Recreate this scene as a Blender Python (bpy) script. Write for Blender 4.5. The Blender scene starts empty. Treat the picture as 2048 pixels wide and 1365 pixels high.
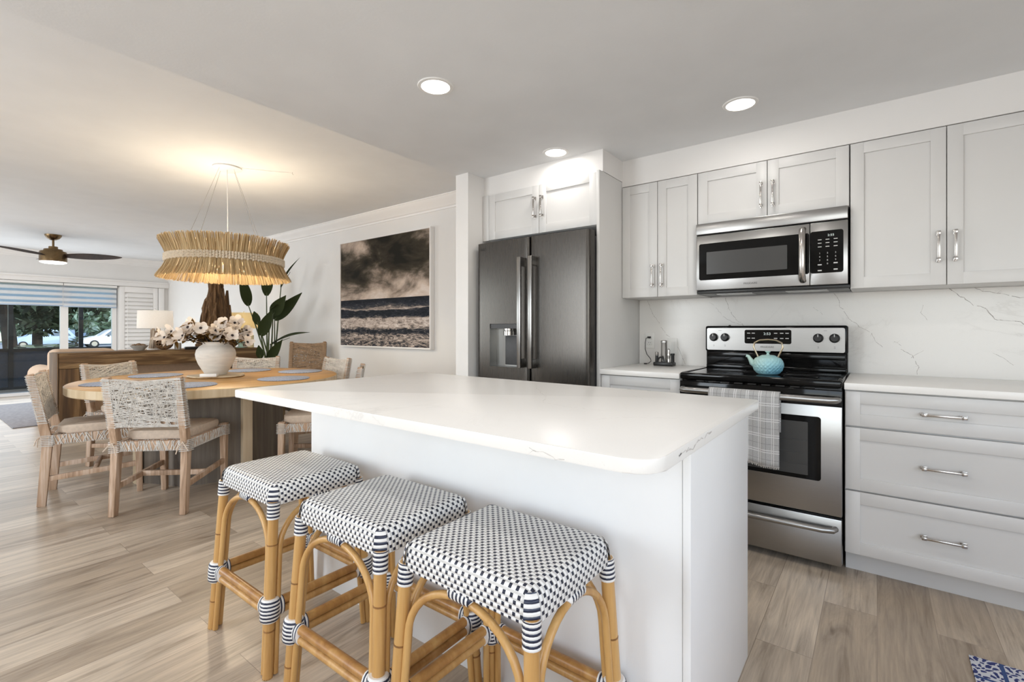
import bpy, bmesh, math, random
from mathutils import Vector, Matrix
C = bpy.context.scene.collection
SC = bpy.context.scene
PI = math.pi
R = math.radians
rnd = random.Random(7)

# ------------------------------------------------------------------ camera
cam = bpy.data.cameras.new('camera')
cam.lens = 955.0 / 2048 * 36.0
cam.sensor_width = 36.0
cam.sensor_fit = 'HORIZONTAL'
cam.shift_y = -24.1 / 2048
cam.clip_start = 0.02
cam.clip_end = 400
co = bpy.data.objects.new('camera', cam)
co.location = (0, 0, 1.168)
co.rotation_euler = (PI / 2, 0, R(37.4))
C.objects.link(co)
SC.camera = co

# ------------------------------------------------------------------ world, sun, big lights, exposure
vs = SC.view_settings
SC.display_settings.display_device = 'sRGB'
vs.view_transform = 'Standard'
vs.look = 'None'
vs.exposure = -0.07
vs.gamma = 1.0
vs.use_curve_mapping = False
SC.cycles.max_bounces = 8
SC.cycles.diffuse_bounces = 6
SC.cycles.caustics_reflective = False
SC.cycles.caustics_refractive = False
SC.cycles.sample_clamp_indirect = 4.0

W = bpy.data.worlds.new('world')
SC.world = W
W.use_nodes = True
wn = W.node_tree.nodes
sky = wn.new('ShaderNodeTexSky')
sky.sky_type = 'NISHITA'
sky.sun_disc = False
sky.sun_elevation = R(50)
sky.sun_rotation = R(90)
W.node_tree.links.new(sky.outputs[0], wn['Background'].inputs[0])
wn['Background'].inputs[1].default_value = 0.5


def light(name, kind, loc, power, col=(1, 1, 1), rot=(0, 0, 0), size=None, size_y=None, radius=None, spread=None):
    l = bpy.data.lights.new(name, kind)
    l.energy = power
    l.color = col
    if kind == 'AREA':
        l.shape = 'RECTANGLE' if size_y else 'DISK'
        l.size = size
        if size_y:
            l.size_y = size_y
        if spread:
            l.spread = spread
    if radius is not None:
        l.shadow_soft_size = radius
    o = bpy.data.objects.new(name, l)
    o.location = loc
    o.rotation_euler = rot
    C.objects.link(o)
    return o


light('sun', 'SUN', (20, 0, 30), 2.2, (1, .95, .86), rot=(R(18), R(38), 0))
# fill lamps added out of view, and daylight by the sliding doors at the far end
light('fill_behind', 'AREA', (1.2, -2.55, 1.35), 40, (.90, .95, 1), rot=(R(90), 0, 0), size=1.7, size_y=1.9)
light('fill_mid', 'AREA', (-3.35, -2.55, 1.35), 84, (.90, .95, 1), rot=(R(90), 0, 0), size=1.4, size_y=1.9)
light('fill_side', 'AREA', (-9.1, -2.55, 1.35), 128, (.90, .95, 1), rot=(R(90), 0, 0), size=3.6, size_y=1.9)
light('fill_right', 'AREA', (2.18, -.2, 1.5), 19, (.96, .97, 1), rot=(R(90), 0, R(90)), size=2.6, size_y=1.1)  # unseen lamp added to brighten the island end
light('daylight_slider', 'AREA', (-11.8, 1.0, 1.05), 45, (.85, .93, 1), rot=(R(90), 0, R(-90)), size=3.4, size_y=1.9)

# ------------------------------------------------------------------ mesh builder
UVN = 'UVMap'


class MB:
    def __init__(s):
        s.bm = bmesh.new()
        s.uv = s.bm.loops.layers.uv.new(UVN)
        s.mi = 0

    def _fin(s, faces):
        for f in faces:
            f.material_index = s.mi

    def box(s, x0, x1, y0, y1, z0, z1, bev=0, seg=2, M=None, taper=None):
        if x0 > x1: x0, x1 = x1, x0
        if y0 > y1: y0, y1 = y1, y0
        if z0 > z1: z0, z1 = z1, z0
        tb = bmesh.new() if bev else s.bm
        vs_ = []
        for z in (z0, z1):
            for (x, y) in ((x0, y0), (x1, y0), (x1, y1), (x0, y1)):
                if taper and z == z1:
                    cx, cy = (x0 + x1) / 2, (y0 + y1) / 2
                    x = cx + (x - cx) * taper
                    y = cy + (y - cy) * taper
                vs_.append(tb.verts.new((x, y, z)))
        q = [(3, 2, 1, 0), (4, 5, 6, 7), (0, 1, 5, 4), (1, 2, 6, 5), (2, 3, 7, 6), (3, 0, 4, 7)]
        fs = [tb.faces.new([vs_[i] for i in f]) for f in q]
        if bev:
            bmesh.ops.bevel(tb, geom=list(tb.edges), offset=bev, segments=seg, affect='EDGES', profile=.5)
            s._merge(tb, M)
        else:
            s._fin(fs)
            if M:
                for v in vs_: v.co = M @ v.co
        return s

    def _merge(s, tb, M=None):
        mp = {}
        for v in tb.verts:
            mp[v] = s.bm.verts.new(M @ v.co if M else v.co)
        for f in tb.faces:
            try:
                nf = s.bm.faces.new([mp[v] for v in f.verts])
                nf.material_index = s.mi
            except ValueError:
                pass
        tb.free()

    def beam(s, a, b, w, d, w2=None, d2=None, up=(0, 1, 0), bev=0):
        """square bar from a to b: w across, d along 'up'"""
        a, b = Vector(a), Vector(b)
        t = (b - a).normalized()
        u = Vector(up)
        sx = t.cross(u)
        if sx.length < 1e-4: sx = t.cross(Vector((1, 0, 0)))
        sx.normalize()
        sy = sx.cross(t).normalized()
        w2 = w2 or w
        d2 = d2 or d
        tb = bmesh.new() if bev else s.bm
        vv = []
        for p, ww, dd in ((a, w, d), (b, w2, d2)):
            for (i, j) in ((-1, -1), (1, -1), (1, 1), (-1, 1)):
                vv.append(tb.verts.new(p + sx * (i * ww / 2) + sy * (j * dd / 2)))
        q = [(3, 2, 1, 0), (4, 5, 6, 7), (0, 1, 5, 4), (1, 2, 6, 5), (2, 3, 7, 6), (3, 0, 4, 7)]
        fs = [tb.faces.new([vv[i] for i in f]) for f in q]
        if bev:
            bmesh.ops.bevel(tb, geom=list(tb.edges), offset=bev, segments=2, affect='EDGES', profile=.5)
            s._merge(tb)
        else:
            s._fin(fs)
        return s

    def tube(s, pts, r, n=8, closed=False, caps=True, sy=1.0, up=None):
        """tube along pts; r a number or a list; sy squashes the section along the second frame axis"""
        P = [Vector(p) for p in pts]
        m = len(P)
        rr = r if isinstance(r, (list, tuple)) else [r] * m
        T = []
        for i in range(m):
            a = P[(i - 1) % m] if (closed or i > 0) else P[i]
            b = P[(i + 1) % m] if (closed or i < m - 1) else P[i]
            t = (b - a)
            T.append(t.normalized() if t.length > 1e-9 else Vector((0, 0, 1)))
        u = Vector(up) if up else (Vector((0, 0, 1)) if abs(T[0].z) < .9 else Vector((1, 0, 0)))
        N = (u - T[0] * u.dot(T[0])).normalized()
        rings, L = [], 0.0
        ls = []
        for i in range(m):
            if i:
                L += (P[i] - P[i - 1]).length
                N = (N - T[i] * N.dot(T[i]))
                N = N.normalized() if N.length > 1e-6 else Vector((1, 0, 0))
            ls.append(L)
            B = T[i].cross(N)
            rings.append([s.bm.verts.new(P[i] + (N * (math.cos(2 * PI * k / n) * sy) + B * math.sin(2 * PI * k / n)) * rr[i]) for k in range(n)])
        cnt = m if closed else m - 1
        for i in range(cnt):
            j = (i + 1) % m
            for k in range(n):
                k2 = (k + 1) % n
                f = s.bm.faces.new((rings[i][k], rings[i][k2], rings[j][k2], rings[j][k]))
                f.material_index = s.mi
                lj = ls[j] if j else L
                for lp, uvv in zip(f.loops, ((k / n, ls[i]), ((k + 1) / n, ls[i]), ((k + 1) / n, lj), (k / n, lj))):
                    lp[s.uv].uv = uvv
        if caps and not closed:
            f = s.bm.faces.new(list(reversed(rings[0]))); f.material_index = s.mi
            f = s.bm.faces.new(rings[-1]); f.material_index = s.mi
        return s

    def lathe(s, prof, n=24, c=(0, 0, 0), M=None, sx=1, sy=1, jit=None):
        c = Vector(c)
        rings = []
        for (r, z) in prof:
            if r <= 1e-6:
                p = Vector((0, 0, z))
                rings.append([s.bm.verts.new((M @ p if M else p) + c)])
            else:
                ring = []
                for k in range(n):
                    a = 2 * PI * k / n
                    q = r * (jit(a, z) if jit else 1)
                    p = Vector((q * math.cos(a) * sx, q * math.sin(a) * sy, z))
                    ring.append(s.bm.verts.new((M @ p if M else p) + c))
                rings.append(ring)
        for A, B in zip(rings, rings[1:]):
            for k in range(n):
                k2 = (k + 1) % n
                if len(A) == 1 and len(B) == 1: continue
                if len(A) == 1: f = s.bm.faces.new((A[0], B[k2], B[k]))
                elif len(B) == 1: f = s.bm.faces.new((A[k], A[k2], B[0]))
                else: f = s.bm.faces.new((A[k], A[k2], B[k2], B[k]))
                f.material_index = s.mi
        return s

    def prism(s, poly, z0, z1, bev=0, seg=2, M=None):
        tb = bmesh.new()
        n = len(poly)
        a = [tb.verts.new((x, y, z0)) for x, y in poly]
        b = [tb.verts.new((x, y, z1)) for x, y in poly]
        bot = tb.faces.new(list(reversed(a)))
        top = tb.faces.new(b)
        for i in range(n):
            tb.faces.new((a[i], a[(i + 1) % n], b[(i + 1) % n], b[i]))
        if bev:
            bmesh.ops.bevel(tb, geom=list(top.edges) + list(bot.edges), offset=bev, segments=seg, affect='EDGES', profile=.5)
        bmesh.ops.recalc_face_normals(tb, faces=tb.faces)
        s._merge(tb, M)
        return s

    def face(s, pts, uvs=None):
        f = s.bm.faces.new([s.bm.verts.new(Vector(p)) for p in pts])
        f.material_index = s.mi
        if uvs:
            for lp, q in zip(f.loops, uvs): lp[s.uv].uv = q
        return f

    def grid(s, rows, uvs=False):
        """rows of points -> quads"""
        V = [[s.bm.verts.new(Vector(p)) for p in r] for r in rows]
        for i in range(len(V) - 1):
            for j in range(len(V[0]) - 1):
                f = s.bm.faces.new((V[i][j], V[i][j + 1], V[i + 1][j + 1], V[i + 1][j]))
                f.material_index = s.mi
                if uvs:
                    a, b = len(V) - 1, len(V[0]) - 1
                    for lp, (p, q) in zip(f.loops, ((i, j), (i, j + 1), (i + 1, j + 1), (i + 1, j))):
                        lp[s.uv].uv = (q / b, p / a)
        return s

    def build(s, name, mats, parent=None, ang=40, flat=False):
        me = bpy.data.meshes.new(name)
        off = Vector((0, 0, 0))
        p = parent
        while p is not None:
            off += p.location
            p = p.parent
        if off.length > 0:
            for v in s.bm.verts: v.co -= off
        if not flat:
            for f in s.bm.faces: f.smooth = True
        s.bm.to_mesh(me)
        s.bm.free()
        if not flat:
            me.set_sharp_from_angle(angle=R(ang))
        for m in (mats if isinstance(mats, (list, tuple)) else [mats]):
            me.materials.append(m)
        o = bpy.data.objects.new(name, me)
        C.objects.link(o)
        if parent is not None: o.parent = parent
        return o


def tag(o, label=None, cat=None, group=None, kind=None):
    if label: o['label'] = label
    if cat: o['category'] = cat
    if group: o['group'] = group
    if kind: o['kind'] = kind
    return o


def thing(name, label, cat, loc=(0, 0, 0), group=None):
    o = bpy.data.objects.new(name, None)
    o.empty_display_size = .1
    o.location = loc
    C.objects.link(o)
    return tag(o, label, cat, group)


def struct(o):
    o['kind'] = 'structure'
    return o


def dup(root, loc, rz=0, label=None, group=None, scale=None):
    def cp(o, par):
        c = o.copy()
        C.objects.link(c)
        if par is not None: c.parent = par
        for ch in list(o.children): cp(ch, c)
        return c
    r = cp(root, None)
    r.location = loc
    r.rotation_euler = (0, 0, rz)
    if scale: r.scale = scale
    if label: r['label'] = label
    if group: r['group'] = group
    return r


def text(s, name, loc, size, mat, parent, rot=(PI / 2, 0, 0), align='CENTER', ext=.0004, sx=1.0):
    cu = bpy.data.curves.new(name, 'FONT')
    cu.body = s
    cu.size = size
    cu.align_x = align
    cu.align_y = 'CENTER'
    cu.extrude = ext
    cu.materials.append(mat)
    o = bpy.data.objects.new(name, cu)
    off = Vector((0, 0, 0))
    p = parent
    while p is not None:
        off += p.location
        p = p.parent
    o.location = Vector(loc) - off
    o.rotation_euler = rot
    o.scale = (sx, 1, 1)
    C.objects.link(o)
    bpy.context.view_layer.update()
    me = bpy.data.meshes.new_from_object(o.evaluated_get(bpy.context.evaluated_depsgraph_get()))
    q = bpy.data.objects.new(name, me)
    q.location, q.rotation_euler, q.scale = o.location, o.rotation_euler, o.scale
    bpy.data.objects.remove(o)
    C.objects.link(q)
    q.parent = parent
    return q


# ------------------------------------------------------------------ materials
class NT:
    def __init__(s, name):
        s.m = bpy.data.materials.new(name)
        s.m.use_nodes = True
        s.t = s.m.node_tree
        s.b = s.t.nodes['Principled BSDF']

    def n(s, typ, **kw):
        nd = s.t.nodes.new('ShaderNode' + typ)
        for k, v in kw.items(): setattr(nd, k, v)
        return nd

    def l(s, a, b): s.t.links.new(a, b)

    def set(s, **kw):
        for k, v in kw.items():
            i = s.b.inputs[k.replace('_', ' ')]
            i.default_value = v if not isinstance(v, tuple) or len(v) == 4 else (*v, 1)
        return s

    def coord(s, kind='Object', scale=(1, 1, 1), rot=(0, 0, 0)):
        tc = s.n('TexCoord')
        mp = s.n('Mapping')
        mp.inputs['Scale'].default_value = scale
        mp.inputs['Rotation'].default_value = rot
        s.l(tc.outputs[kind], mp.inputs['Vector'])
        return mp.outputs[0]

    def noise(s, vec, scale, detail=2, rough=.5, dist=0):
        nd = s.n('TexNoise')
        nd.inputs['Scale'].default_value = scale
        nd.inputs['Detail'].default_value = detail
        nd.inputs['Roughness'].default_value = rough
        nd.inputs['Distortion'].default_value = dist
        if vec is not None: s.l(vec, nd.inputs['Vector'])
        return nd.outputs['Fac']

    def ramp(s, fac, stops, interp='LINEAR'):
        nd = s.n('ValToRGB')
        cr = nd.color_ramp
        cr.interpolation = interp
        while len(cr.elements) < len(stops): cr.elements.new(.5)
        for e, (p, c) in zip(cr.elements, stops):
            e.position = p
            e.color = (*c, 1) if len(c) == 3 else c
        s.l(fac, nd.inputs[0])
        return nd.outputs[0]

    def math(s, op, a, b=None, clamp=False):
        nd = s.n('Math', operation=op, use_clamp=clamp)
        for i, v in enumerate((a, b)):
            if v is None: continue
            if isinstance(v, (int, float)): nd.inputs[i].default_value = v
            else: s.l(v, nd.inputs[i])
        return nd.outputs[0]

    def mix(s, fac, a, b, mode='MIX'):
        nd = s.n('Mix', data_type='RGBA', blend_type=mode)
        for i, v in ((0, fac), (6, a), (7, b)):
            if isinstance(v, (int, float)): nd.inputs[i].default_value = v
            elif isinstance(v, tuple): nd.inputs[i].default_value = (*v, 1)
            else: s.l(v, nd.inputs[i])
        return nd.outputs[2]

    def color(s, out): s.l(out, s.b.inputs['Base Color']); return s

    def bump(s, h, strength=.2, dist=.01):
        nd = s.n('Bump')
        nd.inputs['Strength'].default_value = strength
        nd.inputs['Distance'].default_value = dist
        s.l(h, nd.inputs['Height'])
        s.l(nd.outputs[0], s.b.inputs['Normal'])
        return s


def mix3(c, k): return tuple(min(1, max(0, x * k)) for x in c)


def basic(name, col, rough=.5, metal=0, var=.06, nscale=40, bump=0, bscale=200, bdist=.002, coat=0, spec=.5, kind='Object', scale=(1, 1, 1)):
    t = NT(name).set(Roughness=rough, Metallic=metal)
    t.b.inputs['Coat Weight'].default_value = coat
    t.b.inputs['Specular IOR Level'].default_value = spec
    v = t.coord(kind, scale)
    f = t.noise(v, nscale, 3)
    t.color(t.ramp(f, [(.3, mix3(col, 1 - var)), (.7, mix3(col, 1 + var))]))
    if bump: t.bump(t.noise(v, bscale, 2), bump, bdist)
    return t.m


def emis(name, col, strength):
    t = NT(name).set(Roughness=.5)
    v = t.coord()
    t.color(t.ramp(t.noise(v, 5), [(0, mix3(col, .98)), (1, col)]))
    t.b.inputs['Emission Color'].default_value = (*col, 1)
    t.b.inputs['Emission Strength'].default_value = strength
    return t.m


def wood(name, c1, c2, c3, rough=.55, axis='Z', fine=60, bump=.15, streak=9):
    sc = {'X': (.06, 1, 1), 'Y': (1, .06, 1), 'Z': (1, 1, .06)}[axis]
    t = NT(name).set(Roughness=rough)
    v = t.coord('Object', sc)
    a = t.noise(v, streak, 5, .6, 1.2)
    b = t.noise(v, fine, 3, .6)
    m = t.math('ADD', t.math('MULTIPLY', a, .68), t.math('MULTIPLY', b, .32))
    t.color(t.ramp(m, [(.33, c1), (.5, c2), (.66, c3)]))
    t.bump(b, bump, .002)
    return t.m


M = {}
M['wall'] = basic('wall_paint', (.77, .752, .73), .75, var=.012, nscale=3, bump=.10, bscale=130, bdist=.0015)
M['ceil'] = basic('ceiling_paint', (.775, .785, .795), .85, var=.02, nscale=4, bump=.16, bscale=90, bdist=.002)
M['trim'] = basic('trim_paint', (.84, .82, .80), .45, var=.01, nscale=4)
M['cab'] = basic('cabinet_paint', (.645, .635, .62), .38, var=.012, nscale=6, bump=.02, bscale=300)
M['island'] = basic('island_paint', (.82, .82, .815), .42, var=.012, nscale=6, bump=.02, bscale=300)
M['chrome'] = basic('polished_nickel', (.50, .475, .45), .2, 1, var=.03)
M['blackplastic'] = basic('black_plastic', (.012, .012, .012), .35, var=.2)
M['blackgloss'] = basic('black_enamel', (.004, .004, .004), .07, var=.2, spec=.22)
M['glasstop'] = basic('black_ceramic_glass', (.008, .008, .009), .06, var=.2, spec=.6)
M['whiteplastic'] = basic('white_plastic', (.82, .81, .78), .35, var=.02)
M['darkslot'] = basic('dark_recess', (.02, .018, .016), .7, var=.2)
M['darkgray'] = basic('dark_gray_plastic', (.05, .05, .052), .45, var=.1)
M['rubber'] = basic('black_rubber', (.02, .02, .02), .7, var=.2)


def steel(name, col, rough, axis):
    sc = {'X': (1.5, 60, 60), 'Z': (60, 60, 1.5)}[axis]
    t = NT(name).set(Metallic=1.0)
    v = t.coord('Object', sc)
    f = t.noise(v, 9, 2)
    t.color(t.ramp(f, [(.3, mix3(col, .975)), (.7, mix3(col, 1.025))]))
    t.l(t.ramp(f, [(.3, (rough * .94,) * 3), (.7, (rough * 1.07,) * 3)]), t.b.inputs['Roughness'])
    t.b.inputs['Anisotropic'].default_value = .5
    return t.m


M['steel'] = steel('brushed_steel', (.37, .364, .355), .30, 'X')
M['steelv'] = steel('brushed_steel_upright', (.55, .54, .52), .30, 'Z')
M['fridge'] = steel('dark_steel', (.088, .081, .074), .28, 'Z')
M['fridgelight'] = steel('pale_steel_edge', (.30, .295, .285), .3, 'Z')


def quartz(name, base, vein, amt, scale):
    t = NT(name).set(Roughness=.27)
    t.b.inputs['Specular IOR Level'].default_value = .4
    v = t.coord('Object', (1, 1, 1), (.3, .2, .7))
    n1 = t.noise(v, scale, 8, .62, 1.6)
    d = t.math('ABSOLUTE', t.math('SUBTRACT', n1, .5))
    line = t.ramp(d, [(0, (1, 1, 1)), (.012, (.25, .25, .25)), (.05, (0, 0, 0))])
    mask = t.ramp(t.noise(v, scale * .7, 3), [(.52, (0, 0, 0)), (.66, (1, 1, 1))])
    fac = t.math('MULTIPLY', t.math('MULTIPLY', line, mask), amt)
    cloud = t.ramp(t.noise(v, 2.2, 5, .6), [(.3, mix3(base, .975)), (.7, base)])
    speck = t.mix(t.ramp(t.noise(v, 220, 1), [(.66, (0, 0, 0)), (.74, (.22, .22, .22))]), cloud, mix3(base, .8))
    t.color(t.mix(fac, speck, vein))
    return t.m


M['quartz'] = quartz('white_quartz', (.85, .83, .80), (.52, .50, .48), .32, 1.3)
M['splash'] = quartz('veined_backsplash', (.80, .78, .75), (.45, .42, .39), .35, 1.6)
M['vein'] = basic('stone_vein', (.36, .33, .30), .3, var=.5, nscale=60)
M['veinlight'] = basic('stone_vein_pale', (.60, .57, .54), .25, var=.3, nscale=60)


def floor_mat():
    t = NT('vinyl_plank_floor').set(Roughness=.34)
    tc = t.n('TexCoord')
    sp = t.n('SeparateXYZ')
    t.l(tc.outputs['Object'], sp.inputs[0])
    cb = t.n('CombineXYZ')
    t.l(sp.outputs[1], cb.inputs[0])
    t.l(sp.outputs[0], cb.inputs[1])
    br = t.n('TexBrick')
    br.offset = .37
    br.offset_frequency = 2
    br.inputs['Scale'].default_value = 1
    br.inputs['Brick Width'].default_value = 1.22
    br.inputs['Row Height'].default_value = .182
    br.inputs['Mortar Size'].default_value = .0012
    br.inputs['Mortar Smooth'].default_value = .3
    br.inputs['Color1'].default_value = (0, 0, 0, 1)
    br.inputs['Color2'].default_value = (1, 1, 1, 1)
    br.inputs['Mortar'].default_value = (.5, .5, .5, 1)
    t.l(cb.outputs[0], br.inputs['Vector'])
    # each plank shifts the grain
    ad = t.n('VectorMath', operation='MULTIPLY_ADD')
    t.l(br.outputs['Color'], ad.inputs[0])
    ad.inputs[1].default_value = (7.3, 3.1, 5.0)
    t.l(cb.outputs[0], ad.inputs[2])
    mp = t.n('Mapping')
    mp.inputs['Scale'].default_value = (.9, 7, 1)
    t.l(ad.outputs[0], mp.inputs[0])
    g1 = t.noise(mp.outputs[0], 1.6, 6, .62, 1.4)
    mp2 = t.n('Mapping')
    mp2.inputs['Scale'].default_value = (1.6, 40, 1)
    t.l(ad.outputs[0], mp2.inputs[0])
    g2 = t.noise(mp2.outputs[0], 2.5, 4, .6, .4)
    base = t.mix(br.outputs['Color'], (.375, .30, .225), (.575, .485, .385))
    gr = t.ramp(g1, [(.28, (.54, .50, .46)), (.46, (.92, .915, .91)), (.62, (1.12, 1.11, 1.09)), (.8, (.82, .79, .76))])
    gf = t.ramp(g2, [(.3, (.84, .83, .82)), (.6, (1.06, 1.06, 1.06))])
    kn = t.ramp(t.noise(mp.outputs[0], 3.4, 2, .5, .6), [(.70, (1, 1, 1)), (.80, (.55, .50, .45))])
    c = t.mix(1, base, gr, 'MULTIPLY')
    c = t.mix(1, c, gf, 'MULTIPLY')
    c = t.mix(1, c, kn, 'MULTIPLY')
    c = t.mix(t.math('MULTIPLY', br.outputs['Fac'], .55), c, (.16, .12, .09))
    t.color(c)
    h = t.math('SUBTRACT', g2, t.math('MULTIPLY', br.outputs['Fac'], 2.0))
    t.bump(h, .10, .0015)
    return t.m


M['floor'] = floor_mat()
M['rattan'] = wood('rattan_pole', (.36, .17, .045), (.53, .30, .10), (.64, .40, .16), .32, 'Z', 40, .05)
M['rattand'] = wood('rattan_pole_dark', (.27, .115, .03), (.42, .21, .06), (.55, .32, .11), .32, 'Z', 40, .05)
M['rattanring'] = basic('rattan_node', (.26, .12, .035), .4, var=.3)
M['chairwood'] = wood('limed_wood', (.24, .145, .085), (.46, .31, .205), (.66, .52, .41), .65, 'Z', 90, .4, 16)
M['chairwooddark'] = wood('brown_wood', (.16, .09, .045), (.26, .15, .075), (.36, .23, .13), .6, 'Z', 70, .25)
M['cord'] = basic('pale_cord', (.60, .57, .53), .8, var=.15, nscale=30, bump=.3, bscale=400)
M['cordbrown'] = basic('brown_cord', (.34, .235, .15), .8, var=.25, nscale=30, bump=.3, bscale=400)
M['cushion'] = basic('linen_cushion', (.60, .49, .39), .9, var=.08, nscale=60, bump=.35, bscale=500)
M['tabletop'] = wood('honey_tabletop', (.42, .215, .06), (.55, .30, .09), (.63, .39, .15), .42, 'Y', 30, .08, 5)
M['tablerim'] = wood('pale_table_rim', (.46, .33, .19), (.60, .47, .30), (.70, .58, .42), .5, 'Z', 30, .08, 5)
M['pedestal'] = wood('grey_brown_wood', (.085, .065, .05), (.135, .11, .085), (.20, .165, .13), .6, 'Z', 40, .12, 6)
M['reclaimed'] = wood('reclaimed_wood', (.03, .013, .005), (.14, .075, .029), (.42, .275, .13), .75, 'Y', 16, 1, 14)
M['reclaimedz'] = wood('reclaimed_upright', (.028, .014, .006), (.11, .057, .022), (.27, .16, .07), .75, 'Z', 16, 1, 14)
M['driftwood'] = wood('driftwood', (.025, .012, .005), (.13, .068, .028), (.30, .175, .085), .9, 'Z', 45, 1.0, 16)
M['vase'] = basic('whitewashed_clay', (.72, .68, .62), .8, var=.06, nscale=12, bump=.4, bscale=60, bdist=.003, scale=(1, 1, 6))
M['sofa'] = basic('beige_linen', (.60, .43, .30), .9, var=.05, nscale=40, bump=.2, bscale=400)
M['sofagrey'] = basic('grey_linen', (.47, .44, .40), .9, var=.05, nscale=40, bump=.2, bscale=400)
M['brass'] = basic('antique_brass', (.18, .12, .062), .32, 1, var=.08)
M['blade'] = wood('dark_walnut', (.020, .011, .007), (.045, .025, .016), (.07, .042, .027), .7, 'X', 40, .05)
M['candle'] = basic('ivory_wax', (.80, .66, .38), .5, var=.04)
M['greenglass'] = basic('sea_green_glass', (.42, .56, .46), .12, var=.05, coat=.5)
M['mat'] = basic('blue_woven_mat', (.31, .35, .45), .85, var=.3, nscale=90, bump=.5, bscale=250)
M['lensglow'] = emis('light_lens', (1, .98, .95), 5.0)
M['fanglow'] = emis('fan_light_lens', (1, .97, .92), 4.0)
M['white'] = basic('white_enamel', (.84, .83, .81), .4, var=.02)
M['display'] = emis('display_digits', (.55, .62, .60), .35)
M['print'] = basic('printed_white_marks', (.62, .62, .60), .5, var=.05)
M['printdark'] = basic('printed_dark_marks', (.05, .05, .05), .5, var=.05)
M['grey'] = basic('dim_window_glass', (.06, .06, .059), .2, var=.06, nscale=3)


def stripes_mat():
    t = NT('navy_white_binding').set(Roughness=.32)
    tc = t.n('TexCoord')
    sp = t.n('SeparateXYZ')
    t.l(tc.outputs['UV'], sp.inputs[0])
    s_ = t.math('FRACT', t.math('MULTIPLY', sp.outputs[1], 1 / .0118))
    f = t.ramp(s_, [(0, (.80, .79, .77)), (.50, (.80, .79, .77)), (.54, (.012, .018, .045)), (.96, (.012, .018, .045))])
    t.color(f)
    h = t.math('ABSOLUTE', t.math('SINE', t.math('MULTIPLY', sp.outputs[1], PI * 2 / .0118)))
    t.bump(h, .5, .002)
    return t.m


def weave_mat():
    t = NT('woven_seat').set(Roughness=.36)
    tc = t.n('TexCoord')
    sp = t.n('SeparateXYZ')
    t.l(tc.outputs['UV'], sp.inputs[0])
    pu, pv = .0200, .0114
    row = t.math('DIVIDE', sp.outputs[1], pv)
    rf = t.math('FLOOR', row)
    odd = t.math('MULTIPLY', t.math('FRACT', t.math('MULTIPLY', rf, .5)), 1.0)
    col = t.math('ADD', t.math('DIVIDE', sp.outputs[0], pu), odd)
    cu = t.math('ABSOLUTE', t.math('SUBTRACT', t.math('FRACT', col), .5))
    cv = t.math('ABSOLUTE', t.math('SUBTRACT', t.math('FRACT', row), .5))
    du = t.math('LESS_THAN', cu, .195)
    dv = t.math('LESS_THAN', cv, .36)
    dot = t.math('MULTIPLY', du, dv)
    gap = t.ramp(cv, [(.40, (1, 1, 1)), (.49, (.70, .69, .68))])
    c = t.mix(dot, (.82, .81, .79), (.010, .014, .035))
    c = t.mix(1, c, gap, 'MULTIPLY')
    t.color(c)
    h = t.math('ADD', t.math('MULTIPLY', t.math('COSINE', t.math('MULTIPLY', cv, PI)), .7), t.math('MULTIPLY', dot, -.35))
    t.bump(h, .8, .004)
    return t.m


def straw_mat(name, stops, trans=.25):
    t = NT(name).set(Roughness=.75)
    t.b.inputs['Specular IOR Level'].default_value = .2
    g = t.n('NewGeometry')
    t.color(t.ramp(g.outputs['Random Per Island'], stops))
    tr = t.n('BsdfTranslucent')
    mx = t.n('MixShader')
    mx.inputs[0].default_value = trans
    t.l(t.ramp(g.outputs['Random Per Island'], stops), tr.inputs[0])
    out = t.t.nodes['Material Output']
    t.l(t.b.outputs[0], mx.inputs[1])
    t.l(tr.outputs[0], mx.inputs[2])
    t.l(mx.outputs[0], out.inputs[0])
    return t.m


def cloth_mat(name, col, trans, rough=.8, band=None):
    t = NT(name).set(Roughness=rough)
    v = t.coord()
    c = t.ramp(t.noise(v, 150, 2), [(.3, mix3(col, .95)), (.7, mix3(col, 1.03))])
    t.color(c)
    tr = t.n('BsdfTranslucent')
    t.l(c, tr.inputs[0])
    mx = t.n('MixShader')
    mx.inputs[0].default_value = trans
    out = t.t.nodes['Material Output']
    t.l(t.b.outputs[0], mx.inputs[1])
    t.l(tr.outputs[0], mx.inputs[2])
    last = mx.outputs[0]
    if band:
        sp = t.n('SeparateXYZ')
        tc = t.n('TexCoord')
        t.l(tc.outputs['Object'], sp.inputs[0])
        s_ = t.math('FRACT', t.math('ADD', t.math('DIVIDE', sp.outputs[2], band), .25))
        f = t.math('MULTIPLY', t.math('GREATER_THAN', s_, .55), .62)
        tp = t.n('BsdfTranslucent')
        tp.inputs[0].default_value = (.95, .97, 1, 1)
        m2 = t.n('MixShader')
        t.l(t.math('MULTIPLY', f, 1.6), m2.inputs[0])
        t.l(last, m2.inputs[1])
        t.l(tp.outputs[0], m2.inputs[2])
        last = m2.outputs[0]
    t.l(last, out.inputs[0])
    return t.m


def glass_mat(name, tint=(.95, .98, .97), refl=.06):
    t = NT(name).set(Roughness=.02)
    t.color(t.ramp(t.noise(t.coord(), 3), [(0, tint), (1, mix3(tint, .99))]))
    tp = t.n('BsdfTransparent')
    tp.inputs[0].default_value = (*tint, 1)
    gl = t.n('BsdfGlossy')
    gl.inputs['Roughness'].default_value = .02
    fr = t.n('LayerWeight')
    fr.inputs[0].default_value = .35
    mx = t.n('MixShader')
    t.l(t.math('MULTIPLY', fr.outputs['Fresnel'], .5), mx.inputs[0])
    t.l(tp.outputs[0], mx.inputs[1])
    t.l(gl.outputs[0], mx.inputs[2])
    t.l(mx.outputs[0], t.t.nodes['Material Output'].inputs[0])
    return t.m


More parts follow.
